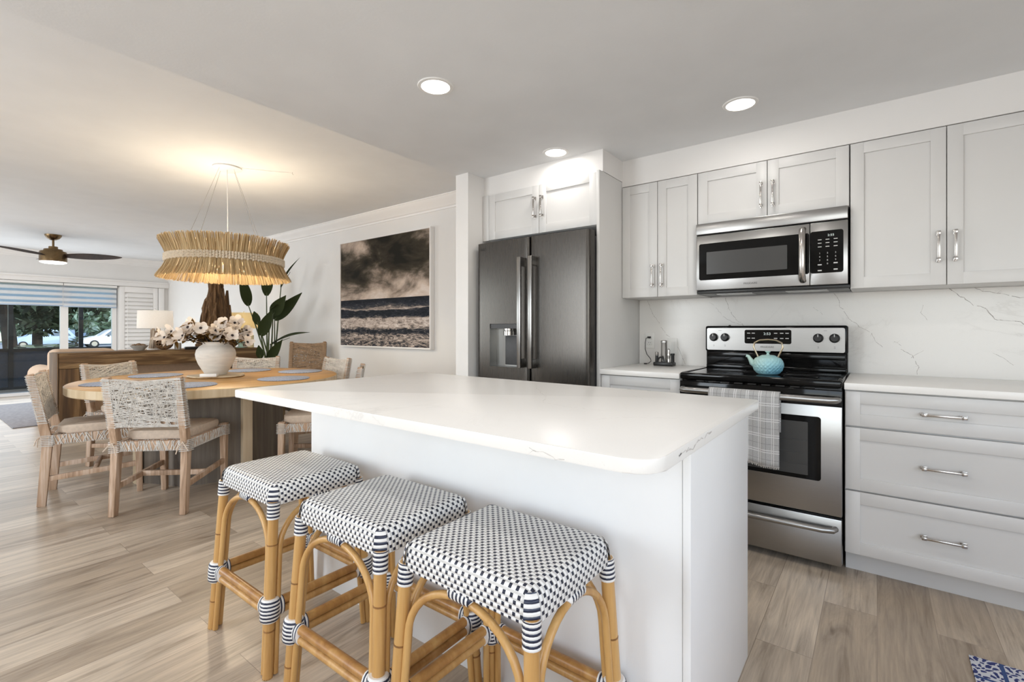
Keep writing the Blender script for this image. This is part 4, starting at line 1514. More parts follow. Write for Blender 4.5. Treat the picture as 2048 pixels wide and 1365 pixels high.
def make_chair(cord, wd, cush, seed=1):
    t = thing('dining_chair', 'chair', 'chair')
    rg = random.Random(seed)
    zb = lambda z: -.245 - .085 * max(0, (z - .43) / .44)      # y of the back post at height z
    for s in (-1, 1):
        m = MB()
        m.beam((s * .208, -.275, 0), (s * .205, -.245, .43), .036, .045, .042, .052, up=(0, 1, 0), bev=.004)
        m.beam((s * .205, -.245, .42), (s * .207, zb(.87), .872), .042, .052, .036, .036, up=(0, 1, 0), bev=.004)
        l_ = m.build('rear_leg', wd, t)
        m = MB(); m.box(s * .208 - .014, s * .208 + .014, -.290, -.262, 0, .004); m.build('foot_cap', M['rubber'], l_)
        m = MB(); m.beam((s * .205, .236, 0), (s * .208, .225, .478), .034, .034, .046, .046, up=(0, 1, 0), bev=.004)
        l_ = m.build('front_leg', wd, t)
        m = MB(); m.box(s * .205 - .013, s * .205 + .013, .223, .249, 0, .004); m.build('foot_cap', M['rubber'], l_)
        m = MB(); m.beam((s * .206, -.258, .175), (s * .206, .232, .205), .022, .034, up=(0, 0, 1), bev=.002); m.build('side_stretcher', wd, t)
    m = MB(); m.beam((-.2, -.01, .192), (.2, -.01, .192), .022, .034, up=(0, 0, 1), bev=.002); m.build('cross_stretcher', wd, t)
    # seat frame, wrapped in cord
    m = MB()
    z0, z1 = .402, .462
    for s in (-1, 1): m.box(s * .206 - .018, s * .206 + .018, -.225, .21, z0, z1, bev=.004)
    m.box(-.19, .19, -.262, -.226, z0, z1, bev=.004); m.box(-.19, .19, .208, .244, z0, z1, bev=.004)
    m.box(-.19, .19, -.23, .21, z1 - .018, z1 - .004)
    fr = m.build('seat_frame', wd, t)
    m = MB()
    rc = .0026

    def wrap(P, n0, lean, n):
        """slanting cords round a rail of height z0..z1 whose outside point is P(f)"""
        for i in range(n):
            f = (i + .5) / n
            g = min(.995, max(.005, f + rg.uniform(-1, 1) * lean))
            a, b = P(f), P(g)
            m.tube([Vector((*a, z0 - .002)), Vector((*b, z1 + .002))], rc, 5, caps=False)
            a, b = P(f, -.040), P(g, -.040)
            m.tube([Vector((*a, z0 - .002)), Vector((*b, z1 + .002))], rc, 4, caps=False)
    for s in (-1, 1): wrap(lambda f, o=0.0, s=s: (s * (.2255 + o), -.24 + .465 * f), 0, .09, 50)
    wrap(lambda f, o=0.0: (-.20 + .40 * f, -.2635 - o), 0, .09, 46)
    wrap(lambda f, o=0.0: (-.20 + .40 * f, .2455 + o), 0, .09, 46)
    for s in (-1, 1):
        for y in (-.245, .226):
            for k in range(7):
                z = .395 + k * .011
                w = .029
                m.tube([(s * .206 - w, y - w, z), (s * .206 + w, y - w, z + .004), (s * .206 + w, y + w, z), (s * .206 - w, y + w, z + .004)], rc, 5, closed=True)
    m.build('seat_binding', cord, t)
    # cushion with ties
    m = MB(); m.prism(rrect(-.192, .192, -.205, .222, .05), .4625, .516, bev=.018, seg=4)
    for v in m.bm.verts:
        if v.co.z > .49: v.co.z += .010 * (1 - (v.co.x / .2) ** 2) * (1 - (v.co.y / .22) ** 2)
    cu = m.build('cushion', cush, t, ang=60)
    for s in (-1, 1):
        m = MB()
        x, y = s * .206, -.285
        m.tube([(s * .17, -.20, .468), (s * .18, -.255, .462), (x, y, .455), (x + s * .022, y + .02, .452), (x + s * .03, y + .05, .452)], .0035, 6)
        m.tube([(x, y, .455), (x - s * .02, y - .012, .43), (x - s * .032, y - .016, .385)], .0035, 6)
        m.tube([(x, y, .455), (x + s * .018, y - .014, .44), (x + s * .04, y - .02, .41)], .0035, 6)
        m.build('tie', cush, cu)
    # back: two rails and a panel of criss-cross cord on both faces
    for z in (.575, .835):
        m = MB(); m.box(-.19, .19, zb(z) - .010, zb(z) + .010, z - .016, z + .016, bev=.003)
        m.build('back_rail', wd, t)
    m = MB()
    za, zc = .556, .862

    def bp(x, f, side):
        sag = .020 * (1 - (x / .21) ** 2) * f
        z = za + (zc - za) * f - sag * .8
        return Vector((x, zb(z) + side * (.0165 + .002 * rg.random()) - .006 * (1 - (x / .23) ** 2), z))
    W_ = .226
    for side in (-1, 1):
        for i in range(44):          # slanting cords from one side post to the other
            a = (i + .5) / 44
            b = min(1, max(0, a + (1 if i % 2 else -1) * rg.uniform(.10, .42)))
            m.tube([bp(-W_, a, side), bp(0, (a + b) / 2, side), bp(W_, b, side)], rc, 4, caps=False)
        for i in range(46):          # from the top rail down
            a = -W_ + 2 * W_ * (i + .5) / 46
            b = min(W_, max(-W_, a + (1 if i % 2 else -1) * rg.uniform(.03, .15)))
            m.tube([bp(a, 1, side), bp((a + b) / 2, .5, side), bp(b, 0, side)], rc, 4, caps=False)
        for i in range(30):          # corner fans
            sx = rg.choice((-1, 1)); tz = rg.choice((0, 1))
            a = bp(sx * W_, abs(tz - rg.uniform(0, .55)), side)
            b = bp(sx * W_ * rg.uniform(-.5, .6), tz, side)
            m.tube([a, b], rc, 4, caps=False)
    for s in (-1, 1):                # rings round the posts
        for k in range(30):
            z = .548 + k * .0106
            y = zb(z); w = .0235
            m.tube([(s * .206 - w, y - w, z), (s * .206 + w, y - w, z + rg.uniform(-.004, .004)), (s * .206 + w, y + w, z), (s * .206 - w, y + w, z + rg.uniform(-.004, .004))], rc, 5, closed=True)
    m.build('woven_back', cord, t)
    return t


def face_rz(deg): return R(deg - 90)


ch = make_chair(M['cord'], M['chairwood'], M['cushion'], 4)
gc = 'woven cord chairs round the dining table'
spots = [
    (-3.811, 1.195, 133, 'limed wood woven dining chair seen from behind, nearest the stools'),
    (-4.49, .937, 74, 'limed wood woven chair at the left end of the round table, seen side on'),
    (-5.17, 1.35, 26, 'woven cord chair on the far side of the table by the wooden console left end'),
    (-5.06, 2.21, -40, 'woven cord chair on the far side of the table in front of the plant'),
    (-4.48, 2.53, 269, 'woven cord chair at the table right end with its back to the picture wall'),
    (-3.53, 2.08, 232, 'woven chair half hidden behind the white island corner'),
]
for i, (x, y, a, lb) in enumerate(spots):
    if i == 0:
        ch.location = (x, y, 0); ch.rotation_euler = (0, 0, face_rz(a)); tag(ch, lb, 'chair', gc)
    else:
        dup(ch, (x, y, 0), face_rz(a), lb, gc)
c2 = make_chair(M['cordbrown'], M['chairwooddark'], M['cushion'], 9)
c2.name = 'counter_chair'
c2.location = (-5.62, 3.10, 0); c2.rotation_euler = (0, 0, face_rz(-42)); c2.scale = (.98, .98, 1.15)
tag(c2, 'tall brown woven chair standing against the wall beside the plant', 'chair')

# ------------------------------------------------------------------ vase and blossoms
VX, VY = -4.475, 1.70
m = MB(); m.lathe([(0, 0), (.20, 0), (.212, .008), (.205, .017), (0, .017)], 48, (VX - .01, VY + .01, TZ + .0004), jit=lambda a, z: 1 + .06 * math.sin(2 * a + .7) + .03 * math.sin(5 * a))
tag(m.build('serving_board', M['tablerim']), 'uneven round wood slab under the vase on the dining table', 'board')
m = MB(); m.lathe([(r_ * .88, z_) for r_, z_ in [(0, 0), (.082, 0), (.090, .006), (.112, .04), (.146, .095), (.166, .145), (.1705, .178), (.162, .212), (.135, .244), (.112, .258), (.108, .268), (.120, .279), (.116, .282), (.102, .270), (.105, .25), (.12, .22), (.0, .20)]], 56, (VX, VY, TZ + .018))
tag(m.build('vase', M['vase']), 'round whitewashed clay vase in the middle of the dining table', 'vase')
m = MB(); m.box(-.062, .062, -.02, .02, 0, .026, bev=.003, M=Matrix.Translation((VX + .155, VY - .11, TZ + .0178)) @ Matrix.Rotation(R(48), 4, 'Z'))
tag(m.build('white_block', M['whiteplastic']), 'small white block lying on the wood slab in front of the vase', 'block')


def petal_flower(m, c, n, r_, rg, cupped=.35):
    n = n.normalized()
    u = n.cross(Vector((0, 0, 1)))
    if u.length < .1: u = n.cross(Vector((1, 0, 0)))
    u.normalize(); v = n.cross(u)
    for k in range(6):
        a = k * PI / 3 + rg.uniform(-.2, .2)
        d = u * math.cos(a) + v * math.sin(a); s = n.cross(d)
        w = r_ * rg.uniform(.40, .52); l = r_ * rg.uniform(.85, 1.15); cu = cupped * rg.uniform(.3, 2.2)
        off = n * (.003 * (k % 2))
        rows = []
        for (f, ww, h) in ((.05, .15, 0), (.35, .8, .10), (.68, 1.0, .30), (.92, .7, .55), (1.0, .28, .62)):
            q = c + off + d * (l * f) + n * (r_ * h * cu)
            rows.append([q - s * (w * ww) + n * (r_ * .10 * ww), q, q + s * (w * ww) + n * (r_ * .10 * ww)])
        m.grid(rows)


def blade(m, base, tip, wid, nrm, n=7, droop=0.0, fold=.25):
    base, tip = Vector(base), Vector(tip)
    d = tip - base; L = d.length; d.normalize()
    nrm = Vector(nrm); nrm = (nrm - d * nrm.dot(d)).normalized(); s = d.cross(nrm)
    rows = []
    for i in range(n + 1):
        f = i / n
        w = wid * max(.03, math.sin(PI * min(1, (f * .97 + .03) ** .72))) ** .9
        p = base + d * (L * f) - Vector((0, 0, droop * L * (f * f))) + nrm * (.04 * L * math.sin(PI * f))
        rows.append([p - s * w + nrm * (w * fold), p, p + s * w + nrm * (w * fold)])
    m.grid(rows)


rg = random.Random(21)
mouth = Vector((VX, VY, TZ + .285))
rv = Vector((math.cos(R(37.4)), math.sin(R(37.4)), 0)); dv = Vector((-math.sin(R(37.4)), math.cos(R(37.4)), 0))
heads = []
t = thing('flower_bouquet', 'bouquet of white silk blossoms with brown leaves in the clay vase', 'flowers', (VX, VY, TZ + .25))
for i in range(48):
    if i < 22:
        a = -1 + 2 * (i + .5) / 22 + rg.uniform(-.06, .06)
        heads.append((a * .345, rg.uniform(-.26, -.04), .0 + .145 * math.sqrt(max(0, 1 - a * a * .95)) * rg.uniform(.25, 1.0)))
    else:
        an = rg.uniform(0, 6.28); q = rg.uniform(.05, .24)
        heads.append((math.cos(an) * q * 1.35, math.sin(an) * q * .9 + .02, .05 + .125 * rg.random()))
for i, (a, b, h) in enumerate(heads):
    c = mouth + rv * a + dv * b + Vector((0, 0, h))
    n = (Vector((rg.uniform(-.45, .45), rg.uniform(-.45, .45), .30 + rg.uniform(-.2, .4))) + rv * (a * 2.2) + dv * (b * 1.8 - .45)).normalized()
    m = MB(); petal_flower(m, c, n, rg.uniform(.042, .060), rg, rg.uniform(.3, 1.1)); bl = m.build('blossom', M['petal'], t, ang=80)
    m = MB(); m.lathe([(0, 0), (.009, 0), (.011, .004), (.006, .010), (0, .011)], 10, (0, 0, 0), (Vector((0, 0, 1)).rotation_difference(n)).to_matrix())
    for v in m.bm.verts: v.co += c + n * .002
    m.build('flower_centre', M['petalcentre'], bl)
    st0 = Vector((VX + rg.uniform(-.05, .05), VY + rg.uniform(-.05, .05), TZ + .25))
    md_ = (st0 + c) / 2 + Vector((0, 0, .03))
    m = MB(); m.tube([st0, md_, c - n * .004], .0028, 6); m.build('stem', M['bark'], t)
    m = MB()
    for k in range(7):
        f = rg.uniform(.45, 1.0)
        p = st0.lerp(c, f) + Vector((0, 0, .02))
        dd = Vector((rg.uniform(-1, 1), rg.uniform(-1, 1), rg.uniform(-.5, .5))).normalized()
        blade(m, p, p + dd * rg.uniform(.05, .085), .015, Vector((rg.uniform(-.4, .4), rg.uniform(-.4, .4), 1)), 4, .1)
    m.build('leaf_spray', M['brownleaf'], t, ang=80)

# ------------------------------------------------------------------ pendant lamp over the table
PX, PY = -4.48, 1.79
t = thing('pendant_lamp', 'big raffia drum pendant lamp hanging over the dining table', 'pendant lamp', (PX, PY, 1.6))
m = MB(); m.lathe([(0, ZD - .022), (.095, ZD - .022), (.112, ZD - .012), (.112, ZD - .0005), (0, ZD - .0005)], 40, (PX, PY, 0)); m.build('canopy', M['white'], t)
RW = .425
for k, a in enumerate((20, 110, 200, 290)):
    ca, sa = math.cos(R(a)), math.sin(R(a))
    m = MB(); m.tube([(PX + .075 * ca, PY + .075 * sa, ZD - .02), (PX + (RW - .01) * ca, PY + (RW - .01) * sa, 1.775)], .0014, 6); m.build('cable', M['chrome'], t)
m = MB(); m.tube([(PX, PY, ZD - .02), (PX - .04, PY + .02, 2.2), (PX + .01, PY, 1.84)], .0035, 8); m.build('flex', M['white'], t)
m = MB(); m.lathe([(RW - .012, 1.73), (RW - .004, 1.725), (RW - .004, 1.785), (RW - .012, 1.78), (RW - .012, 1.73)], 64, (PX, PY, 0))
for a in (0, 90):
    c, s = math.cos(R(a + 20)), math.sin(R(a + 20))
    m.tube([(PX - (RW - .008) * c, PY - (RW - .008) * s, 1.78), (PX + (RW - .008) * c, PY + (RW - .008) * s, 1.78)], .004, 6)
m.build('ring_frame', M['white'], t)
rg = random.Random(5)
for nm, zs, fl in (('upper_fringe', (1.765, 1.918), .060), ('lower_fringe', (1.745, 1.598), .075)):
    m = MB()
    N = 1500 if nm[0] == 'u' else 2100
    for i in range(N):
        a = 2 * PI * (i + rg.random()) / N
        lay = rg.random()
        r0 = RW - .004 + .010 * lay
        r1 = RW + fl * (.75 + .3 * lay) + rg.uniform(-.006, .008)
        zt_ = zs[1] + rg.uniform(-.010, .012) * (1 if nm[0] == 'u' else .8)
        da = rg.uniform(-.018, .018)
        w = rg.uniform(.0016, .0034)
        A_ = Vector((PX + r0 * math.cos(a), PY + r0 * math.sin(a), zs[0]))
        rm = r0 + (r1 - r0) * .42
        M_ = Vector((PX + rm * math.cos(a + da * .5), PY + rm * math.sin(a + da * .5), (zs[0] + zt_) / 2))
        B_ = Vector((PX + r1 * math.cos(a + da), PY + r1 * math.sin(a + da), zt_))
        s_ = Vector((-math.sin(a), math.cos(a), 0)) * w
        tw = Vector((math.cos(a), math.sin(a), 0)) * rg.uniform(-.002, .002)
        m.grid([[A_ - s_, A_ + s_], [M_ - s_ - tw, M_ + s_ + tw], [B_ - s_ * .8 - tw, B_ + s_ * .8 + tw]])
    m.build(nm, M['straw'], t, flat=True)
for k in range(3):
    z = 1.737 + k * .019
    m = MB(); n = 260
    m.tube([(PX + (RW + .012 + .004 * math.cos(i * PI)) * math.cos(2 * PI * i / n), PY + (RW + .012 + .004 * math.cos(i * PI)) * math.sin(2 * PI * i / n), z + .003 * math.cos(i * PI / 2 + k)) for i in range(n)], [.0108 + .0028 * math.cos(i * PI) for i in range(n)], 6, closed=True)
    m.build('rope_band', M['rope'], t)
M['addedliner'] = cloth_mat('added_drum_fabric', (.80, .70, .52), .35)  # drum added inside the fringe to block and steer the bulb light
m = MB(); m.lathe([(RW - .014, 1.715), (RW - .014, 1.885)], 64, (PX, PY, 0)); m.build('added_drum', M['addedliner'], t)
bulbm = emis('warm_bulb', (1, .72, .38), 9)
for k, a in enumerate((60, 180, 300)):
    q = Vector((PX + .12 * math.cos(R(a)), PY + .12 * math.sin(R(a)), 1.725))
    m = MB(); m.lathe([(0, -.06), (.02, -.055), (.03, -.035), (.028, -.012), (.014, .01), (.014, .03), (0, .03)], 16, q); m.build('bulb', bulbm, t)
    light('pendant_bulb', 'POINT', q - Vector((0, 0, .0)), 22.0, (1, .82, .58), radius=.04)
t = thing('ceiling_wire', 'thin white wire running along the ceiling from the pendant canopy to a hook', 'wire', (PX + .3, PY + .35, ZD))
m = MB(); m.tube([(PX + .09, PY + .06, ZD - .006), (PX + .20, PY + .25, ZD - .004), (-4.155, 2.20, ZD - .006)], .0022, 6); m.build('wire', M['white'], t)
m = MB(); m.tube([(-4.155, 2.20, ZD), (-4.155, 2.20, ZD - .015), (-4.15, 2.205, ZD - .022)], .002, 6); m.build('hook', M['chrome'], t)

# ------------------------------------------------------------------ picture
t = thing('framed_picture', 'framed photograph of a stormy sea under dark clouds on the dining wall', 'picture', (-4.65, 3.58, 1.6))
ax0, ax1, az0, az1 = -5.50, -3.805, .945, 2.272
m = MB(); fw = .016
fy0, fy1 = 3.535, YD - .0005
m.box(ax0, ax0 + fw, fy0, fy1, az0, az1, bev=.002); m.box(ax1 - fw, ax1, fy0, fy1, az0, az1, bev=.002)
m.box(ax0 + fw, ax1 - fw, fy0, fy1, az0, az0 + fw, bev=.002); m.box(ax0 + fw, ax1 - fw, fy0, fy1, az1 - fw, az1, bev=.002)
m.build('frame', M['trim'], t)
m = MB(); m.box(ax0 + fw + .0005, ax1 - fw - .0005, fy0 + .012, fy1 - .002, az0 + fw + .0005, az1 - fw - .0005)
for f in m.bm.faces:
    for lp in f.loops: lp[m.uv].uv = ((lp.vert.co.x - ax0) / (ax1 - ax0), (lp.vert.co.z - az0) / (az1 - az0))
m.build('canvas', M['art'], t, flat=True)

# ------------------------------------------------------------------ wooden console and what stands on it
CX0, CX1, CY0, CY1, CZ = -7.42, -7.0, 1.12, 3.21, .905
t = thing('console_table', 'long reclaimed wood console behind the dining table', 'console table', ((CX0 + CX1) / 2, (CY0 + CY1) / 2, 0))
m = MB(); m.box(CX0, CX1, CY0, CY1, CZ - .172, CZ, bev=.006); m.build('top_beam', M['reclaimed'], t)
for a, b in ((CY0 + .002, CY0 + .24), (CY1 - .24, CY1 - .002)):
    m = MB(); m.box(CX0 + .004, CX1 + .003, a, b, 0, CZ - .174, bev=.005); m.build('end_slab', M['reclaimedz'], t)
m = MB(); m.box(CX0 + .002, CX1 + .004, CY0 - .012, CY0 - .0005, .02, CZ - .004, bev=.003)
m.build('edge_strip', M['reclaimedz'], t)


def on_console(x, y): return (x, y, CZ + .0005)


def table_lamp(x, y, label, shade, power, col):
    z = CZ + .0005
    t = thing('table_lamp', label, 'lamp', (x, y, z))
    rg = random.Random(int(y * 100))
    m = MB(); m.lathe([(0, 0), (.085, 0), (.085, .014), (0, .016)], 24, (x, y, z)); m.build('base', M['white'], t)
    m = MB()
    for i in range(26):
        a = rg.uniform(0, 6.28); r_ = rg.uniform(.02, .072)
        p = Vector((x + r_ * math.cos(a), y + r_ * math.sin(a), z + .014))
        q = Vector((x + r_ * .72 * math.cos(a + .15), y + r_ * .72 * math.sin(a + .15), z + rg.uniform(.22, .285)))
        m.tube([p, (p + q) / 2 + Vector((rg.uniform(-.006, .006), rg.uniform(-.006, .006), 0)), q], [.010, .008, .006], 6)
    m.build('stick_body', M['limedstick'], t)
    m = MB(); m.tube([(x, y, z + .02), (x, y, z + .44)], .006, 8); m.build('rod', M['chrome'], t)
    m = MB(); m.lathe([(.19, .27), (.183, .495)], 40, (x, y, z)); m.build('lamp_shade', shade, t)
    m = MB(); m.lathe([(0, .44), (.012, .44), (.014, .455), (.008, .47), (.010, .50), (.013, .512), (0, .525)], 12, (x, y, z)); m.build('finial', M['white'], t)
    m = MB(); m.lathe([(0, .33), (.02, .34), (.028, .37), (.02, .40), (.012, .42), (0, .42)], 14, (x, y, z)); m.build('bulb', bulbm, t)
    light('lamp_bulb', 'POINT', (x, y, z + .375), power, col, radius=.035)


M['limedstick'] = wood('limed_sticks', (.22, .15, .10), (.42, .33, .25), (.62, .54, .45), .8, 'Z', 40, .4, 20)
table_lamp(-7.31, 2.075, 'table lamp with white drum shade on a stick base, left end of the console', M['shade'], 4.0, (1, .92, .82))
table_lamp(-7.29, 3.135, 'glowing table lamp with its warm light in the shade colour behind the blossoms, right end of the console', M['shadewarm'], 4.5, (1, .80, .48))

# driftwood
rg = random.Random(31)
dx, dy = -7.20, 2.735
m = MB()


def djit(a, z): return 1 + .16 * math.sin(5 * a + z * 9) + .11 * math.sin(11 * a - z * 14) + .07 * math.sin(23 * a + z * 22)


m.lathe([(0, 0), (.20, 0), (.225, .05), (.215, .14), (.20, .24), (.165, .34), (.155, .44), (.15, .54), (.12, .66), (.085, .76), (.080, .86), (.06, .92), (0, .95)], 60, (dx, dy, CZ + .0005), jit=djit, sx=.72, sy=.95)
for k in range(44):
    a = rg.uniform(0, 6.28); r_ = rg.uniform(.13, .225)
    z0 = rg.uniform(0, .30); h = rg.uniform(.14, .34)
    bx, by = dx + r_ * .72 * math.cos(a), dy + r_ * .95 * math.sin(a)
    m.tube([(bx, by, CZ + z0 + .02), (bx + rg.uniform(-.02, .02) - .02 * math.cos(a), by + rg.uniform(-.02, .02) - .02 * math.sin(a), CZ + z0 + h * .5 + .02), (bx - .05 * math.cos(a) + rg.uniform(-.02, .02), by - .05 * math.sin(a) + rg.uniform(-.02, .02), CZ + z0 + h + .02)], [rg.uniform(.018, .034), rg.uniform(.016, .028), .008], 7)
for k in range(90):
    a = rg.uniform(0, 6.28)
    P_ = []
    z0, z1 = rg.uniform(.02, .45), rg.uniform(.5, .93)
    for q in range(7):
        z = z0 + (z1 - z0) * q / 6
        r_ = .222 + (.085 - .222) * min(1, max(0, (z - .05) / .75)) ** .85
        r_ += rg.uniform(-.008, .012)
        P_.append((dx + r_ * .72 * math.cos(a + .25 * z), dy + r_ * .95 * math.sin(a + .25 * z), CZ + z))
    m.tube(P_, [rg.uniform(.008, .02) * (1 - .5 * abs(q - 3) / 3) for q in range(7)], 6)
for (yy, zz, h) in ((.125, .34, .46), (.155, .26, .34), (.140, .20, .22), (-.150, .24, .40), (-.165, .14, .24), (-.12, .36, .30)):
    m.tube([(dx, dy + yy * .7, CZ + zz - .12), (dx + .02, dy + yy, CZ + zz), (dx, dy + yy + .012, CZ + zz + h * .6), (dx + .01, dy + yy + .015, CZ + zz + h)], [.05, .046, .034, .014], 7)
tag(m.build('driftwood_sculpture', M['driftwood'], ang=50), 'tall dark driftwood trunk sculpture on the console under the pendant', 'sculpture')

# bowl with dried filler
bx, by, bz = on_console(-7.13, 1.86)
t = thing('bowl', 'small flared grey bowl of dried filler at the console left part', 'bowl', (bx, by, bz))
m = MB(); m.lathe([(0, 0), (.045, 0), (.05, .006), (.095, .062), (.091, .063), (.048, .012), (0, .012)], 32, (bx, by, bz)); m.build('bowl_body', M['stone'], t)
m = MB()
for i in range(60):
    a = rg.uniform(0, 6.28); r_ = .072 * math.sqrt(rg.random())
    m.lathe([(0, -.010), (.009, -.004), (.010, .003), (0, .010)], 7, (bx + r_ * math.cos(a), by + r_ * math.sin(a), bz + .058 + .020 * (1 - r_ / .08) + rg.uniform(0, .006)))
tag(m.build('dried_filler', M['nuts'], t), kind='stuff')
# rattan ball
qx, qy, qz = on_console(-7.107, 2.11)
m = MB(); rb = .094
for i in range(22):
    ax = Vector((rg.gauss(0, 1), rg.gauss(0, 1), rg.gauss(0, 1))).normalized()
    u = ax.orthogonal().normalized(); v = ax.cross(u); hh = rg.uniform(-.35, .35)
    rr_ = rb * math.sqrt(1 - hh * hh) - .006 * rg.random()
    c = Vector((qx, qy, qz + rb + .002)) + ax * (hh * rb)
    m.tube([c + u * (rr_ * math.cos(2 * PI * k / 28)) + v * (rr_ * math.sin(2 * PI * k / 28)) for k in range(28)], .007, 5, closed=True)
tag(m.build('rattan_ball', M['ball']), 'brown woven rattan ball on the console beside the stick lamp', 'decor ball')
bx, by, bz = on_console(-7.10, 2.255)
m = MB(); m.lathe([(0, 0), (.033, 0), (.036, .004), (.037, .085), (.034, .085), (.033, .02), (0, .02)], 20, (bx, by, bz))
tag(m.build('candle_glass', M['sofagrey']), 'small pale grey candle cup on the console right of the rattan ball', 'candle cup')
m = MB(); m.box(-7.082, -7.014, 2.315, 2.485, CZ + .0005, CZ + .035, bev=.008)
tag(m.build('black_tray', M['blackplastic']), 'flat black box on the console behind the vase', 'box')
bx, by, bz = on_console(-7.09, 3.01)
m = MB(); m.lathe([(0, 0), (.065, 0), (.07, .008), (.03, .018), (.024, .05), (.05, .07), (.062, .11), (.05, .155), (.055, .16), (.045, .15), (0, .12)], 24, (bx, by, bz))
tag(m.build('green_jar', M['greenglass']), 'pale green footed glass jar on the console by the candle', 'jar')
bx, by, bz = on_console(-7.08, 3.14)
t = thing('pillar_candle', 'thick ivory pillar candle at the console right end', 'candle', (bx, by, bz))
m = MB(); m.lathe([(0, 0), (.038, 0), (.040, .004), (.040, .172), (.036, .176), (0, .172)], 24, (bx, by, bz)); m.build('wax', M['candle'], t)
m = MB(); m.tube([(bx, by, bz + .172), (bx + .002, by, bz + .186)], .0015, 6); m.build('wick', M['blackplastic'], t)

# ------------------------------------------------------------------ plant
PLX, PLY = -6.44, 3.12
t = thing('potted_plant', 'tall bird of paradise plant with broad dark leaves in the corner by the console', 'plant', (PLX, PLY, 0))
m = MB(); m.lathe([(0, 0), (.13, 0), (.135, .01), (.175, .38), (.180, .40), (.165, .40), (.155, .36), (0, .36)], 36, (PLX, PLY, 0)); m.build('pot', M['terracotta'], t)
m = MB(); m.lathe([(0, .355), (.155, .361)], 24, (PLX, PLY, 0)); m.build('soil', M['bark'], t)


def pix(u, v, s):
    k = (u - 1024) / 955
    q = dv + rv * k
    return Vector((q.x * s, q.y * s, 1.168 - (v - 658.4) * s / 955))


# (leaf base pixel, tip pixel, base distance, tip distance, half width, facing)
cv = (Vector((0, 0, 1.168)) - Vector((PLX, PLY, 1.2))).normalized()
leaves = [
    ((562, 575), (600, 514), 6.42, 6.35, .060, (-.5, -.6, .5)),
    ((497, 612), (480, 545), 6.25, 6.10, .085, (.8, -.3, .3)),
    ((533, 592), (536, 520), 6.45, 6.50, .095, (.9, -.4, .1)),
    ((549, 640), (604, 584), 6.30, 6.25, .098, (.7, -.6, -.2)),
    ((546, 630), (572, 590), 6.15, 6.05, .10, (.8, -.5, .1)),
    ((522, 672), (545, 618), 6.10, 6.05, .092, (.8, -.4, .2)),
    ((516, 650), (508, 622), 6.12, 6.2, .060, (.8, -.4, .3)),
    ((541, 690), (620, 663), 6.35, 6.05, .082, (.1, -.4, .9)),
    ((537, 722), (565, 678), 6.3, 6.2, .08, (.8, -.5, .0)),
    ((521, 718), (517, 690), 6.2, 6.2, .06, (.9, -.3, .1)),
    ((540, 618), (575, 600), 6.05, 6.2, .05, (.2, -.5, .8)),
]
for i, (b, tp, s0, s1, wd, nr) in enumerate(leaves):
    B, T_ = pix(*b, s0), pix(*tp, s1)
    m = MB(); blade(m, B, T_, wd * .78, Vector(nr), 12, .02, .34)
    lf = m.build('leaf', M['leaf'], t, ang=80)
    root = Vector((PLX + .05 * math.cos(i * 2.3), PLY + .05 * math.sin(i * 2.3), .36))
    m = MB(); m.tube([root, root.lerp(B, .35) + Vector((0, 0, .10)), root.lerp(B, .72) + Vector((0, 0, .06)), B, B.lerp(T_, .5) + (T_ - B).cross(Vector(nr)).normalized() * 0 + Vector(nr).normalized() * .004], [.012, .010, .008, .006, .003], 7)
    m.build('stalk', M['stalk'], lf)

# ------------------------------------------------------------------ ceiling fan
FXc, FYc = -9.75, 1.50
t = thing('ceiling_fan', 'dark three-blade ceiling fan with brass motor and lit lens over the sofa', 'ceiling fan', (FXc, FYc, ZD))
m = MB(); m.lathe([(0, ZD - .001), (.098, ZD - .001), (.094, ZD - .02), (.07, ZD - .055), (.035, ZD - .078), (0, ZD - .08)], 32, (FXc, FYc, 0)); m.build('canopy', M['brass'], t)
m = MB(); m.lathe([(0, ZD - .07), (.014, ZD - .07), (.014, ZD - .19), (0, ZD - .19)], 12, (FXc, FYc, 0)); m.build('downrod', M['brass'], t)
m = MB(); m.lathe([(0, ZD - .175), (.052, ZD - .175), (.054, ZD - .212), (.105, ZD - .216), (.112, ZD - .245), (.148, ZD - .250), (.155, ZD - .27), (.155, ZD - .395), (.150, ZD - .40), (0, ZD - .40)], 40, (FXc, FYc, 0)); m.build('motor_housing', M['brass'], t)
m = MB(); m.lathe([(.149, ZD - .401), (.150, ZD - .412), (.12, ZD - .424), (0, ZD - .428)], 32, (FXc, FYc, 0)); m.build('lens', M['fanglow'], t)
light('fan_lamp', 'AREA', (FXc, FYc, ZD - .435), 9, (1, .95, .88), size=.26)
zb_ = ZD - .305
for a in (62, 182, 302):
    m = MB()
    d = Vector((math.cos(R(a)), math.sin(R(a)), 0)); s_ = Vector((-d.y, d.x, 0))
    top, bot = [], []
    for i in range(15):
        f = i / 14
        r_ = .13 + .69 * f
        w = .042 + .050 * math.sin(PI * min(1, f * 1.05)) ** .8
        if f > .86: w *= math.sqrt(max(.02, 1 - ((f - .86) / .14) ** 2))
        tilt = .42 * (1 - f * .3)
        c = Vector((FXc, FYc, zb_ + .018 * f)) + d * r_
        up = Vector((0, 0, 1))
        top.append([c - s_ * w + up * (w * tilt), c + up * .006, c + s_ * w - up * (w * tilt)])
        bot.append([c - s_ * w + up * (w * tilt) - up * .002, c - up * .006, c + s_ * w - up * (w * tilt) - up * .002])
    m.grid(top); m.grid([list(reversed(q)) for q in bot])
    bmesh.ops.remove_doubles(m.bm, verts=m.bm.verts, dist=.0001)
    m.build('blade', M['blade'], t, ang=60)

